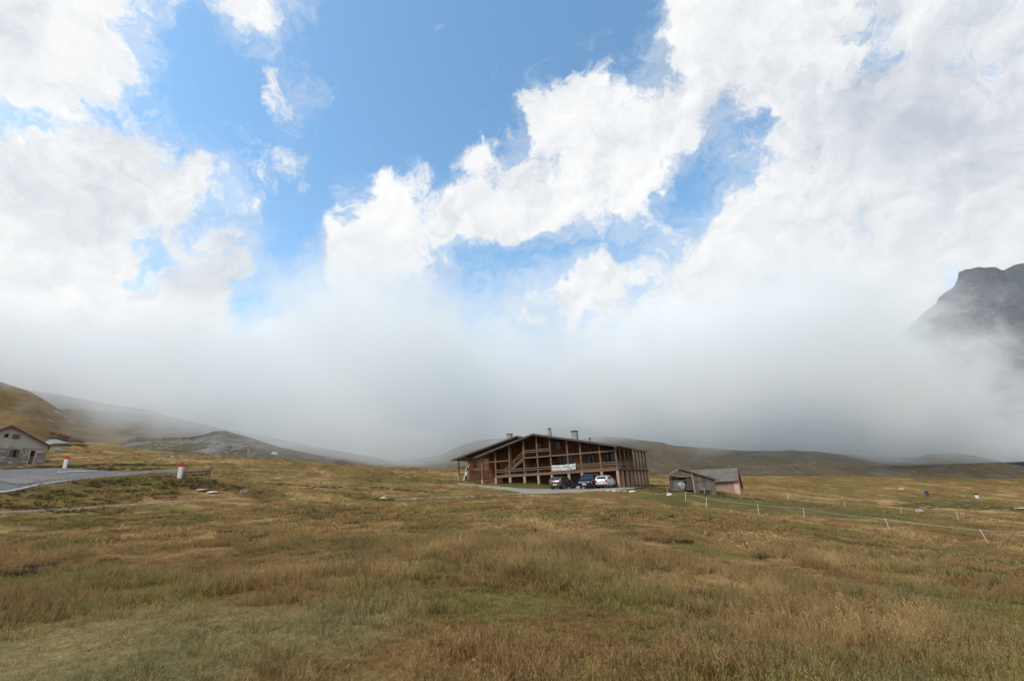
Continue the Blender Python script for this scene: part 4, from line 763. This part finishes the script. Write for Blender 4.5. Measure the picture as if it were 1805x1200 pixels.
def fence_row(posts, which, extra):
    tops = []
    for (bx_, by_), (tx_, ty_), Y, lab in posts:
        g = at(bx_, by_, Y); tp = at(tx_, ty_, Y); b0 = Vector((g[0], g[1], h1(g[0], g[1]))); d = Vector(tp - g); r = empty('fence_post', b0); tag(r, 'white electric fence post in the %s row, %s' % (which, lab), 'fence post', 'electric fence posts in the meadow')
        q = MB(); q.tube(d * -.12, d, .021, .019, 8); q.build('shaft', FPW, r); q = MB(); q.tube(d * .94, d * 1.0, .032, .032, 8); q.build('insulator', FPW, r); tops.append(b0 + d * .96)
    tops += [Vector(at(*e)) for e in extra]; q = MB()
    for a, b in zip(tops[:-1], tops[1:]):
        n = 10; sag = .05 * (b - a).length / 6
        pts = [a.lerp(b, k / n) - Vector((0, 0, sag * 4 * (k / n) * (1 - k / n))) for k in range(n + 1)]
        for p0_, p1_ in zip(pts[:-1], pts[1:]): q.beam(p0_, p1_, .007, .012)
    me = q.build('fence_tape', TAPE); bm = bmesh.new(); bm.from_mesh(me.data); bmesh.ops.remove_doubles(bm, verts=bm.verts, dist=.003); bm.to_mesh(me.data); bm.free()
    tag(me, 'thin white electric tape strung along the %s row of fence posts' % which, 'fence tape')
fence_row(front_posts, 'near', [(1830, 938, 30)]); fence_row(back_posts, 'far', [(1830, 925, 44)])

# small water butts far out in the right field, white pipe
BLU = plain('blue grey plastic', (0.055, 0.075, 0.085), .5); LID = plain('black lid', (0.02, 0.02, 0.022), .6)
for px, py, Y, c, lab in ((1639.5, 890, 84, BLU, 'blue grey plastic drum standing in the right field'), (1725.5, 885, 88, FPW, 'pale drum with dark lid farther right in the field')):
    r = empty('drum', gp(px, py, Y)); tag(r, lab, 'drum', 'drums in the right field'); q = MB(); q.lathe((0, 0, -.1), (0, 0, 1), [(0, .26), (.1, .28), (.35, .29), (.4, .31), (.45, .29), (.7, .28)], 16); q.build('body', c, r); q = MB(); q.lathe((0, 0, .6), (0, 0, 1), [(0, .30), (.2, .30), (.26, .2)], 16); q.build('lid', LID, r)
p = gp(1797, 899.5, 66); q = MB(); q.tube(p + Vector((-.6, 0, .2)), p + Vector((3, .3, .16)), .07); tag(q.build('water_pipe', FPW), 'white pipe lying in the grass at the right edge', 'pipe')

# ------------------------------------------------------------------ two people with the ladder at the left end of the lodge
lr = -(math.pi / 2 - ANG)
ALU = plain('white painted ladder', (0.55, 0.56, 0.57), .4, .2)
u0, z0 = front_at(818.6, 850.6, 2.6); u1, z1 = front_at(825.2, 817.5, 3.75); g0 = gz(u0, 2.6)
lad = empty('ladder', uv(u0, 2.6, g0), lr); tag(lad, 'white ladder leaning against the red brown log wall', 'ladder'); top_ = Vector((-(u1 - u0), 1.20, z1 - g0))
for s_ in (-.2, .2): q = MB(); q.beam((s_, 0, -.02), top_ + Vector((s_, 0, 0)), .04, .07); q.build('side_rail', ALU, lad)
for k in range(1, 10): f = k / 10; c = top_ * f; q = MB(); q.beam(c + Vector((-.2, 0, 0)), c + Vector((.2, 0, 0)), .035, .03); q.build('rung', ALU, lad)
SKIN = plain('skin', (0.48, 0.29, 0.21), .6, 0, .06); HAIR = plain('dark hair', (0.035, 0.024, 0.018), .7)
def skinned(name, nodes, edges, m_, parent, root=0, sub=1):
    me = bpy.data.meshes.new(name); me.from_pydata([n_[0] for n_ in nodes], edges, []); o = bpy.data.objects.new(name, me); C.objects.link(o); o.parent = parent; me.materials.append(m_)
    md = o.modifiers.new('skin', 'SKIN'); md.use_smooth_shade = True
    if not me.skin_vertices: me.skin_vertices.new()
    for i, n_ in enumerate(nodes): rr_ = n_[1]; me.skin_vertices[0].data[i].radius = rr_ if isinstance(rr_, tuple) else (rr_, rr_); me.skin_vertices[0].data[i].use_root = i == root
    o.modifiers.new('subdiv', 'SUBSURF').levels = sub; o.modifiers['subdiv'].render_levels = sub + 1; return o
def person(label, loc, rz, top_m, leg_m, arms, legs, lean=0.0, cap=None, hgt=1.66):
    r = empty('person', loc, rz); tag(r, label, 'person'); k = hgt / 1.72; V = lambda x, y, z: Vector((x, y, z)) * k      # faces +y
    pel = V(0, 0, .92); che = V(0, lean * .7, 1.26); nk = V(0, lean, 1.46); hd = V(0, lean + .03, 1.58); tp = V(0, lean + .02, 1.69)
    N = [(pel, (.14, .10)), (V(0, lean * .3, 1.08), (.13, .095)), (che, (.155, .10)), (nk, .06), (hd, (.078, .095)), (tp, .06)]; E = [(0, 1), (1, 2), (2, 3), (3, 4), (4, 5)]
    def chain(start, pts):
        a = start
        for p_, rad in pts: N.append((p_, rad)); E.append((a, len(N) - 1)); a = len(N) - 1
        return a
    sh = []; lg = []
    for sg, (el_, ha) in zip((-1, 1), arms):
        s0 = V(sg * .17, lean * .9, 1.38); e_ = V(*el_); h_ = V(*ha); d = (h_ - e_).normalized(); w_ = chain(2, [(s0, .055), (e_, .042), (h_, .03)]); sh.append((s0, e_, e_.lerp(h_, .55)))
        pal = h_ + d * .07 * k; pw = chain(w_, [(pal, (.038, .018))]); side = d.cross(Vector((0, 0, 1))); side = side.normalized() if side.length > .1 else Vector((1, 0, 0)); cu = side.cross(d)
        for f, L_ in ((-.03, .065), (-.01, .08), (.01, .085), (.03, .07)): chain(pw, [(pal + side * f + d * .03, .009), (pal + side * f + d * (.03 + L_ * .5) + cu * .01, .008), (pal + side * f * .9 + d * (.03 + L_ * .85) + cu * .035, .007)])
        chain(pw, [(pal - side * .05 * sg + d * .0, .011), (pal - side * .06 * sg + d * .04 + cu * .02, .009)])
    for sg, (kn_, an) in zip((-1, 1), legs):
        h0 = V(sg * .09, 0, .86); k_ = V(*kn_); a_ = V(*an); chain(0, [(h0, .085), (k_, .058), (a_, .04), (a_ + V(0, .05, -.05), .042), (a_ + V(0, .17, -.06), .032)]); lg.append((h0, k_, a_))
    body = skinned('person', N, E, SKIN, r)
    # shirt and trousers lie just over the body
    SN = [(pel + V(0, 0, .03), (.155, .115)), (V(0, lean * .3, 1.08), (.148, .112)), (che, (.172, .117)), (V(0, lean * .95, 1.42), .085)]; SE = [(0, 1), (1, 2), (2, 3)]
    for s0, e_, f_ in sh: b_ = len(SN); SN += [(s0, .07), (e_, .056), (f_, .05)]; SE += [(2, b_), (b_, b_ + 1), (b_ + 1, b_ + 2)]
    skinned('shirt', SN, SE, top_m, r)
    TN = [(pel + V(0, 0, .04), (.152, .112)), (pel - V(0, 0, .03), (.15, .12))]; TE = [(0, 1)]
    for h0, k_, a_ in lg: b_ = len(TN); TN += [(h0, .10), (k_, .074), (a_, .062)]; TE += [(1, b_), (b_, b_ + 1), (b_ + 1, b_ + 2)]
    skinned('trousers', TN, TE, leg_m, r)
    q = MB(); c = hd + V(0, -.012, .045)
    q.lathe(c + V(0, 0, -.06), (0, 0, 1), [(0, .095), (.05, .105), (.10, .098), (.14, .07), (.165, .02)], 14); q.build('hair', HAIR if cap is None else cap, r, smooth=True)
    for sg in (-1, 1): 
        q = MB(); q.lathe(hd + V(sg * .03, .088, .01), (0, 1, 0), [(0, .012), (.006, .009)], 8); q.build('eye', HAIR, r); q = MB(); q.lathe(hd + V(sg * .082, 0, -.005), (sg, 0, 0), [(0, .03), (.012, .022)], 8); q.build('ear', SKIN, r)
    q = MB(); q.add([hd + V(-.012, .088, .0), hd + V(.012, .088, .0), hd + V(.018, .092, -.03), hd + V(-.018, .092, -.03), hd + V(0, .118, -.025)], [(0, 1, 4), (1, 2, 4), (2, 3, 4), (3, 0, 4)]); q.build('nose', SKIN, r)
    q = MB(); q.box(hd.x - .025, hd.x + .025, hd.y + .08, hd.y + .098, hd.z - .062, hd.z - .05); q.build('mouth', plain('lips', (.35, .14, .12), .5), r); return r
PLAID = plain('white checked shirt', (0.42, 0.45, 0.52), .8, 0, .45, 14); JEANS = plain('dark blue jeans', (0.012, 0.020, 0.045), .85, 0, .2, 8); REDT = plain('red jacket', (0.42, 0.055, 0.050), .8, 0, .15, 6); GRN = plain('grey green trousers', (0.075, 0.080, 0.070), .85)
u, z = front_at(821.8, 849.8, 2.35); person('person in white checked shirt and dark jeans steadying the ladder', uv(u, 2.35, gz(u, 2.35)), lr - .15, PLAID, JEANS, [((-.26, .12, 1.16), (-.16, .36, 1.30)), ((.26, .12, 1.16), (.16, .36, 1.28))], [((-.10, .02, .48), (-.12, -.02, .08)), ((.10, .06, .48), (.11, .05, .08))], .05)
u, z = front_at(823.6, 831.5, 3.0); person('person in red jacket and grey trousers standing up on the ladder', uv(u, 3.02, z), lr, REDT, GRN, [((-.30, .10, 1.20), (-.22, .34, 1.36)), ((.28, .14, 1.22), (.14, .40, 1.45))], [((-.09, .10, .50), (-.09, -.02, .10)), ((.10, .14, .54), (.09, .02, .12))], .08, hgt=1.52)
# ------------------------------------------------------------------ road, driveway and tracks
rn = [at(*p) for p in ((-60,884,25),(0,873,27),(60,861,31),(130,848,36),(200,841,42),(280,835.6,50),(320,833.5,55))]
rf_ = [at(*p) for p in ((-60,835,44),(0,833,46),(60,832.6,48),(130,832.6,50),(200,832.8,52.5),(280,833.5,56),(330,833.5,60))]
strip('road', rn, rf_, ASPH, 0.07, 120, 14)
def between(t0, t1): A_ = [a + (b - a) * t0 for a, b in zip(rn, rf_)]; B_ = [a + (b - a) * t1 for a, b in zip(rn, rf_)]; return A_, B_
def lay(name, A_, B_, m, lift, s0, s1, nl=60, nw=6, rag=0.0):   # paint or grit laid on the road surface between two stations
    def res(pts):
        q = np.array(pts); s = np.r_[0, np.cumsum(np.linalg.norm(np.diff(q[:, :2], axis=0), axis=1))]; u = np.linspace(s0, s1, nl) * s[-1]; return np.stack([np.interp(u, s, q[:, 0]), np.interp(u, s, q[:, 1])], -1)
    a, b = res(A_), res(B_)
    if rag:
        k = np.arange(nl) / nl * 22; c_ = (a + b) / 2; e = np.minimum(1, np.minimum(np.arange(nl), nl - 1 - np.arange(nl)) / (nl * .22))[:, None] ** .7; a = c_ + (a - c_) * (e * (1 + rag * fbm(k, k * 0 + 2, 3, 41) * 2)[:, None]); b = c_ + (b - c_) * (e * (1 + rag * fbm(k, k * 0 + 8, 3, 43) * 2)[:, None])
    t = np.linspace(0, 1, nw)[None, :, None]; xy = a[:, None] * (1 - t) + b[:, None] * t; z = H(xy[..., 0].ravel(), xy[..., 1].ravel()).reshape(nl, nw) + lift
    return tag(grid_mesh(name, np.concatenate([xy, z[..., None]], -1), m), kind='structure')
lay('road_marking', *between(.030, .046), WLINE, .105, .02, .97, 120, 3)
lay('road_marking', *between(.50, .53), WLINE, .125, .30, .46, 40, 3); lay('road_grit', *between(.16, .46), ROADG, .095, .06, .46, 120, 10, .8)
strip('driveway', [(806,851.5),(830,853.5),(870,856.6),(905,859.6),(940,861.4),(1000,862),(1060,861),(1098,860.2),(1130,858.6)], [(806,853.0),(840,856.4),(870,860.2),(900,864.6),(925,869),(960,869.8),(1000,868.5),(1050,866),(1098,862.5),(1130,859.6)], GRAV, .06, 90, 10, .10)
strip('footpath', [(690,879.4),(750,877.4),(800,875.4),(860,873),(930,869.3)], [(690,881),(750,879),(800,877),(860,874.6),(930,870.6)], GRAV, .05, 70, 5, .25)
strip('dirt_track', [(-20,903.5),(40,901),(90,897.5),(160,893.8),(215,889.6),(280,885.2),(380,881.2),(430,880)], [(-20,908.5),(40,905),(90,901),(160,897.5),(215,893),(280,888.4),(380,883.6),(430,881.8)], DIRT, .05, 110, 7, .35)

# ------------------------------------------------------------------ grass
def tuft(name, n, hgt, spread, wid, lean, seeds=0, bend=.5, seed=0, leaf=False):
    r = random.Random(seed); vs = []; fs = []; rnd = []; tip = []
    for k in range(n):
        a = r.uniform(0, 6.283); d = spread * math.sqrt(r.random()); x, y = d * math.cos(a), d * math.sin(a); h = hgt * r.uniform(.45, 1.1); la = a + r.uniform(-1.2, 1.2); L = lean * r.uniform(.2, 1.3) * h
        w_ = wid * r.uniform(.7, 1.3); pa = r.uniform(0, 6.283); px_, py_ = math.cos(pa) * w_ / 2, math.sin(pa) * w_ / 2; rv = r.random(); is_seed = k < seeds
        if is_seed: h *= 1.35; L *= .6
        b = len(vs); S = ((0, 0, 1.0), (.35, .12, 1.0), (.7, .45, .75), (1.0, 1.0, .12)) if not leaf else ((0, 0, .3), (.35, .2, 1.0), (.7, .6, .9), (1.0, 1.0, .1))
        for s_, q_, ww in S:
            cx, cy_ = x + math.cos(la) * L * q_, y + math.sin(la) * L * q_; zz = h * (s_ - bend * lean * q_ * .35)
            vs += [(cx - px_ * ww, cy_ - py_ * ww, zz), (cx + px_ * ww, cy_ + py_ * ww, zz)]; rnd += [rv, rv]; tip += [max(0, (s_ - .45) * 1.6)] * 2
        for i in range(3): fs.append((b + 2*i, b + 2*i + 1, b + 2*i + 3, b + 2*i + 2))
        if is_seed:                                     # loose seed head
            c = Vector(vs[-1])
            for j in range(7):
                o = c + Vector((r.gauss(0, .008 + wid), r.gauss(0, .008 + wid), -j * hgt * .05 + r.uniform(0, .01))); s_ = wid * r.uniform(.9, 1.7); b = len(vs); da = r.uniform(0, 6.28)
                vs += [tuple(o + Vector((math.cos(da) * s_, math.sin(da) * s_, -s_))), tuple(o + Vector((-math.cos(da) * s_, -math.sin(da) * s_, 0))), tuple(o + Vector((0, 0, s_ * 2.4)))]; fs.append((b, b+1, b+2)); rnd += [.85] * 3; tip += [1.0] * 3
    me = bpy.data.meshes.new(name); me.from_pydata(vs, [], fs); me.materials.append(BLADE)
    for nm, d in (('rnd', rnd), ('tip', tip)): me.attributes.new(nm, 'FLOAT', 'POINT').data.foreach_set('value', d)
    return bpy.data.objects.new(name, me)
def coll(name, objs):
    c = bpy.data.collections.new(name)
    for o in objs: c.objects.link(o)
    return c
NEAR = coll('near tufts', [tuft('tuft a', 46, .21, .15, .0072, .6, 3, seed=1), tuft('tuft b', 54, .15, .19, .0080, .9, 2, seed=2), tuft('tuft c', 34, .32, .12, .0058, .38, 12, seed=3), tuft('tuft d', 64, .10, .20, .0080, .9, 0, seed=4),
    tuft('tuft e', 40, .26, .16, .0062, .6, 9, seed=5), tuft('tuft f', 46, .18, .22, .0070, 1.35, 4, .9, seed=6)])
FAR = coll('far tufts', [tuft('turf a', 26, .21, .28, .019, .5, 3, seed=11), tuft('turf b', 30, .16, .36, .020, .8, 2, seed=12), tuft('turf c', 22, .30, .24, .016, .4, 6, seed=13), tuft('turf d', 28, .11, .36, .022, .8, 0, seed=14)])
def scatter(name, xy, idx, scl, col_, kindlabel, zoff=-.02, mat_=None):
    n = len(xy); me = bpy.data.meshes.new(name); P = np.concatenate([xy, (H(xy[:, 0], xy[:, 1]) + zoff)[:, None]], -1) if xy.shape[1] == 2 else xy
    me.vertices.add(n); me.vertices.foreach_set('co', P.astype(np.float32).ravel())
    for nm, d, ty in (('idx', idx, 'INT'), ('scl', scl, 'FLOAT'), ('rz', rng.uniform(0, 6.283, n), 'FLOAT')): me.attributes.new(nm, ty, 'POINT').data.foreach_set('value', np.asarray(d, np.int32 if ty == 'INT' else np.float32))
    o = bpy.data.objects.new(name, me); C.objects.link(o); ng = bpy.data.node_groups.new(name, 'GeometryNodeTree'); ng.interface.new_socket('Geometry', in_out='INPUT', socket_type='NodeSocketGeometry'); ng.interface.new_socket('Geometry', in_out='OUTPUT', socket_type='NodeSocketGeometry')
    N = ng.nodes; L = ng.links; gi, go = N.new('NodeGroupInput'), N.new('NodeGroupOutput'); ci = N.new('GeometryNodeCollectionInfo'); ci.inputs['Collection'].default_value = col_; ci.inputs['Separate Children'].default_value = True; ci.inputs['Reset Children'].default_value = True
    ip = N.new('GeometryNodeInstanceOnPoints'); ip.inputs['Pick Instance'].default_value = True
    def na(nm, ty): a = N.new('GeometryNodeInputNamedAttribute'); a.data_type = ty; a.inputs['Name'].default_value = nm; return a.outputs['Attribute']
    cx = N.new('ShaderNodeCombineXYZ'); L.new(na('rz', 'FLOAT'), cx.inputs[2]); L.new(gi.outputs[0], ip.inputs['Points']); L.new(ci.outputs[0], ip.inputs['Instance']); L.new(na('idx', 'INT'), ip.inputs['Instance Index']); L.new(cx.outputs[0], ip.inputs['Rotation']); L.new(na('scl', 'FLOAT'), ip.inputs['Scale']); L.new(ip.outputs[0], go.inputs[0])
    md = o.modifiers.new('scatter', 'NODES'); md.node_group = ng; return tag(o, kindlabel[0], kindlabel[1], kind='stuff')
def inside(poly, x, y):
    c = np.zeros(len(x), bool); j = len(poly) - 1
    for i in range(len(poly)):
        xi, yi = poly[i]; xj, yj = poly[j]; k = ((yi > y) != (yj > y)) & (x < (xj - xi) * (y - yi) / (yj - yi + 1e-12) + xi); c ^= k; j = i
    return c
def loc2(p0, a, pts): ca, sa = math.cos(a), math.sin(a); return [(p0[0] + x * ca - y * sa, p0[1] + x * sa + y * ca) for x, y in pts]
BLOCK = [loc2(P0, lr, [(-18.9, 1.2), (-1.9, 2.2), (-1.9, 15.5), (-27, 15), (-29.5, 8), (-29.5, 3.6), (-21.2, 3.8), (-21.2, 1.9)]), loc2(hp, HB, [(-12, -.1), (.1, -.1), (.1, 7.2), (-12, 7.2)]), loc2(sp0, SB, [(wl - .1, -.1), (wr + .1, -.1), (wr + .1, 3.5), (wl - .1, 3.5)]), loc2(kp, KB, [(-4.5, -.1), (.1, -.1), (.1, 4.7), (-4.5, 4.7)])]
for nm in [o for o in bpy.data.objects if o.get('category') == 'car']: BLOCK.append(loc2(nm.location, nm.rotation_euler.z, [(-2, -.9), (2, -.9), (2, .9), (-2, .9)]))
def free(x, y):
    ok = np.ones(len(x), bool)
    for a, b in STRIPS: ok &= ~inside(np.concatenate([a, b[::-1]]), x, y)
    for p in BLOCK: ok &= ~inside(p, x, y)
    return ok
def zone(r0, r1, dens, az=56):
    n = int(dens * (r1**2 - r0**2) * R(az)); r = np.sqrt(rng.uniform(r0**2, r1**2, n)); a = rng.uniform(-R(az), R(az), n); x, y = r * np.sin(a), r * np.cos(a)
    cl_ = fbm(x / 1.1, y / 1.1, 3, 51) + .5; k = rng.random(n) < np.clip(cl_ * 2.6 - .55, .16, 1); x, y = x[k], y[k]; k = free(x, y); return x[k], y[k]
def lawn(x, y): return np.exp(-(((x + 3.8)**2 + (y - 5.4)**2) / 6.0))
X1, Y1 = [], []
for r0, r1, de in ((3.4, 8, 120), (8, 14, 76), (14, 22, 40)): a, b = zone(r0, r1, de); X1.append(a); Y1.append(b)
x, y = np.concatenate(X1), np.concatenate(Y1); n = len(x); tall = fbm(x / 3.2, y / 3.2, 4, 61) + .5; r = np.hypot(x, y)
idx = np.where(rng.random(n) < lawn(x, y) * .95, rng.choice([3, 5, 1, 3], n), np.where(tall > .56, rng.choice([0, 2, 4, 2], n), np.where(tall < .43, rng.choice([1, 3, 5, 0], n), rng.choice([0, 1, 2, 4, 5], n))))
scl = rng.uniform(.5, 1.15, n) * np.clip(.25 + tall * .95, .5, 1.0) * (1 - .4 * lawn(x, y)) * np.where(r > 8, 1.15, 1)
scatter('meadow_grass', np.stack([x, y], -1), idx, scl, NEAR, ('dry tawny meadow grass with seed heads', 'grass'))
X1, Y1 = [], []
for r0, r1, de in ((20, 34, 13), (34, 52, 5.0), (52, 80, 2.2), (80, 120, .8)): a, b = zone(r0, r1, de); X1.append(a); Y1.append(b)
x, y = np.concatenate(X1), np.concatenate(Y1); n = len(x); tall = fbm(x / 4, y / 4, 4, 71) + .5; r = np.hypot(x, y)
idx = np.where(tall > .54, rng.choice([0, 2], n), rng.choice([1, 3, 0], n)); scl = rng.uniform(.5, 1.1, n) * np.clip(.3 + tall, .45, 1.1) * np.interp(r, [20, 40, 120], [1.0, 1.0, 1.5])
# grazed short around the lodge, the sheds and the drive
short = (np.exp(-((x - 20)**2 + (y - 55)**2) / 180) + np.exp(-((x - 4)**2 + (y - 66)**2) / 160) + np.exp(-((x - 10)**2 + (y - 58)**2) / 90)); scl *= (1 - .6 * np.clip(short, 0, 1))
scatter('distant_grass', np.stack([x, y], -1), idx, scl, FAR, ('tawny grass of the wider field', 'grass'))

# broad leaved weeds on the road bank, by the lodge and in the damp hollow
def leafm(name, c0, c1):
    m, t, b = mat(name); r = t.attr('rnd'); oi = t.n('ShaderNodeObjectInfo').outputs['Random']; t.set(b.inputs['Base Color'], t.mix(t.math('ADD', t.math('MULTIPLY', r, .6), t.math('MULTIPLY', oi, .4)), c0, c1)); b.inputs['Roughness'].default_value = .6; b.inputs['Specular IOR Level'].default_value = .2; return m
LEAF = leafm('weed leaf', (0.055, 0.058, 0.020), (0.185, 0.155, 0.070)); FLOW = leafm('fireweed bloom', (0.12, 0.07, 0.07), (0.22, 0.115, 0.135))
W_ = coll('weeds', [tuft('weed a', 90, .30, .40, .045, .9, 0, .7, 21, True), tuft('weed b', 90, .22, .46, .04, 1.1, 0, .7, 22, True), tuft('weed c', 70, .38, .36, .038, .7, 0, .6, 23, True)])
for o in W_.objects: o.data.materials[0] = LEAF
def region(cx, cy_, rx_, ry_, n, rot=0): 
    a = rng.uniform(0, 6.283, n); d = np.sqrt(rng.random(n)); u, v = d * np.cos(a) * rx_, d * np.sin(a) * ry_; return np.stack([cx + u * math.cos(rot) - v * math.sin(rot), cy_ + u * math.sin(rot) + v * math.cos(rot)], -1)
pts = []
def reg_px(px, py, Y, rx_, ry_, n, rot=0): p = at(px, py, Y); pts.append(region(p[0], p[1], rx_, ry_, n, rot))
reg_px(290, 852, 37, 5.5, 2.6, 230, .5); reg_px(160, 863, 31, 5, 2.0, 120, .75); reg_px(350, 853, 37, 2.2, 1.6, 50); reg_px(60, 880, 26.5, 4.5, 1.6, 70, .6); reg_px(60, 829, 55, 9, 1.6, 170, .5); reg_px(150, 830, 55, 8, 1.3, 120, .3); reg_px(240, 827, 60, 6, 1.0, 60, .3)
reg_px(1690, 896, 68, 9, 3.0, 220); reg_px(1170, 872, 60, 3.4, 2.6, 130); reg_px(1290, 880, 56, 5, 1.6, 80); reg_px(1150, 858, 68, 3, 2, 60); reg_px(650, 884, 44, 2.5, .6, 26); reg_px(560, 868, 52, 6, 1.5, 50); reg_px(720, 868, 56, 5, .8, 45); reg_px(430, 877, 39, 2, .8, 25)
p = uv(14, .8); pts.append(region(p[0], p[1], 5.5, 1.1, 110, lr)); p = uv(22, 1.6); pts.append(region(p[0], p[1], 1.6, .7, 26, lr)); p = uv(8, 2.0); pts.append(region(p[0], p[1], 1.2, .5, 10, lr))
xy = np.concatenate(pts); k = free(xy[:, 0], xy[:, 1]); xy = xy[k]; n = len(xy); scatter('bank_weeds', xy, rng.integers(0, 3, n), rng.uniform(.3, .75, n), W_, ('dark green broad leaved weeds along the road bank', 'weeds'))
# dark heather like cushions through the near meadow
CUSH = leafm('dwarf shrub leaf', (0.030, 0.022, 0.012), (0.085, 0.062, 0.026)); W2 = coll('dwarf shrubs', [tuft('cushion a', 320, .10, .26, .009, .8, 0, .7, 31, True), tuft('cushion b', 300, .12, .22, .008, .7, 0, .7, 32, True)])
for o in W2.objects: o.data.materials[0] = CUSH
x, y = zone(15, 34, 1.0); k = fbm(x / 2.6, y / 2.6, 3, 91) > .12; x, y = x[k], y[k]; n = len(x); scatter('dwarf_shrubs', np.stack([x, y], -1), rng.integers(0, 2, n), rng.uniform(.6, 1.5, n), W2, ('low dark brown cushions of dwarf shrub in the grass', 'ground cover'))

# ------------------------------------------------------------------ things lying on the slopes: found by sighting onto the built terrain
from mathutils.bvhtree import BVHTree
def bvh(o): me = o.data; return BVHTree.FromPolygons([o.matrix_world @ v.co for v in me.vertices], [tuple(p.vertices) for p in me.polygons])
TREES = [bvh(o) for o in bpy.data.objects if o.name.split('.')[0] in ('hill', 'scree_slope', 'ground')]
def surf(px, py):
    d = Vector(ray(px, py)).normalized(); best = None
    for tr_ in TREES:
        h_ = tr_.ray_cast(Vector(CAM), d)
        if h_[0] is not None and (best is None or h_[3] < best[3]): best = h_
    return best
def slope_rock(px, py, size, label, m_, sq=.5, group=None, seed=1, rot=0):
    s_ = surf(px, py)
    if s_ is None: return
    me = boulder_mesh(seed, size, size * .8, size * sq, 3); me.materials.append(m_); o = bpy.data.objects.new('rock', me); C.objects.link(o); o.rotation_mode = 'QUATERNION'; o.rotation_quaternion = s_[1].to_track_quat('Z', 'Y') @ Matrix.Rotation(rot, 3, 'Z').to_quaternion(); o.location = s_[0] + s_[1] * size * sq * .1; tag(o, label, 'rock', group)
RKD = rockm('outcrop stone', (0.11, 0.105, 0.095), (0.27, 0.26, 0.24))
for px, py, sz_, lab, sd_2 in ((75, 716, .8, 'pale outcrop high on the left hill, uppermost of the three', 2), (103, 728, 1.3, 'pale outcrop on the left hill, broadest of the three', 5), (112, 733, .9, 'pale outcrop on the left hill, lowest of the three', 9), (90, 742, 1.0, 'dark rocky step on the left hill above the stone hut', 12)): slope_rock(px, py, sz_, lab, RKD, .3, 'outcrops on the left hill', sd_2, -.6)
slope_rock(98, 785, 2.2, 'large pale grey boulder behind the stone hut', weathered('pale boulder', (0.24, 0.235, 0.23), (0.15, 0.147, 0.145), .9, .6), .55, None, 17, .4); slope_rock(103, 796, 1.3, 'grey boulder in front of the pale one behind the hut', RKD, .5, None, 21)
slope_rock(485, 800.5, .85, 'large white boulder at the foot of the scree slope', RKW, .75, None, 8)
# loose rubble of the cutting
RKK = rockm('dark stone', (0.05, 0.05, 0.052), (0.16, 0.16, 0.16)); me0 = [boulder_mesh(60 + i, 1, .8, .6, 1) for i in range(4)]; RB_ = []
for i, me in enumerate(me0): me.materials.append((RK, RKD, RKK, RK)[i]); RB_.append(bpy.data.objects.new('stone %d' % i, me))
RBC = coll('rubble stones', RB_); P_ = []
for k in range(4200):
    px = random.uniform(232, 700); py = random.uniform(758, 812); lim = np.interp(px, [232, 330, 400, 480, 600, 700], [772, 767, 759, 772, 792, 804]); lo = np.interp(px, [232, 270, 340, 420, 500, 700], [790, 806, 808, 800, 800, 812])
    if lim < py < lo and random.random() < (1.0 if px < 470 else .3):
        s_ = surf(px, py)
        if s_ is not None and s_[3] > 70: P_.append(tuple(s_[0]))
P_ = np.array(P_); n = len(P_); sc__ = np.minimum(rng.pareto(2.6, n) * .11 + .07, .5); scatter('rubble', P_, rng.integers(0, 4, n), sc__, RBC, ('grey rubble covering the scree cutting', 'rubble'))
P_ = []
for px0, px1, y0_, y1_, k_ in ((1240, 1440, 798, 832, 130), (1600, 1800, 808, 840, 90), (1060, 1240, 775, 835, 40), (680, 780, 805, 828, 40), (0, 240, 690, 790, 25)):
    for k in range(k_):
        s_ = surf(random.uniform(px0, px1), random.uniform(y0_, y1_))
        if s_ is not None and s_[3] > 100: P_.append(tuple(s_[0]))
P_ = np.array(P_); n = len(P_); scatter('hillside_stones', P_, rng.integers(0, 4, n), np.minimum(rng.pareto(2.6, n) * .3 + .15, 1.2), RBC, ('scattered stones on the grassy hillsides', 'stones'))
# fireweed on the slope beside the hut
FC = coll('fireweed stems', [tuft('fireweed a', 30, .95, .45, .05, .18, 0, .3, 41, True), tuft('fireweed b', 26, .8, .5, .05, .2, 0, .3, 42, True)])
for o in FC.objects: o.data.materials[0] = FLOW
P_ = []; Q_ = []
for k in range(75):
    t_ = random.random(); px = 92 + 58 * t_ + random.gauss(0, 4); py = 765 + 15 * t_ + random.gauss(0, 1.6); s_ = surf(px, py)
    if s_ is not None: P_.append(tuple(s_[0]))
    s_ = surf(px + random.gauss(0, 4), py + 6 + random.gauss(0, 2.5))
    if s_ is not None: Q_.append(tuple(s_[0]))
P_ = np.array(P_); scatter('fireweed', P_, rng.integers(0, 2, len(P_)), rng.uniform(.35, .65, len(P_)), FC, ('pink flowering fireweed on the bank beside the hut', 'flowers')); Q_ = np.array(Q_); scatter('slope_weeds', Q_, rng.integers(0, 3, len(Q_)), rng.uniform(.6, 1.2, len(Q_)), W_, ('green weeds below the pink fireweed', 'weeds'))
# ------------------------------------------------------------------ render settings
sc.view_settings.view_transform = 'Standard'; sc.view_settings.look = 'None'; sc.view_settings.exposure = 0.6; sc.view_settings.gamma = 1
sc.render.engine = 'CYCLES'
cy = sc.cycles; cy.max_bounces = 10; cy.diffuse_bounces = 3; cy.glossy_bounces = 2; cy.transmission_bounces = 3; cy.volume_bounces = 8; cy.transparent_max_bounces = 8
cy.use_denoising = True; cy.use_adaptive_sampling = True; cy.adaptive_threshold = 0.04
try: cy.denoiser = 'OPENIMAGEDENOISE'; cy.denoising_input_passes = 'RGB_ALBEDO_NORMAL'
except Exception: pass
cy.volume_max_steps = 256
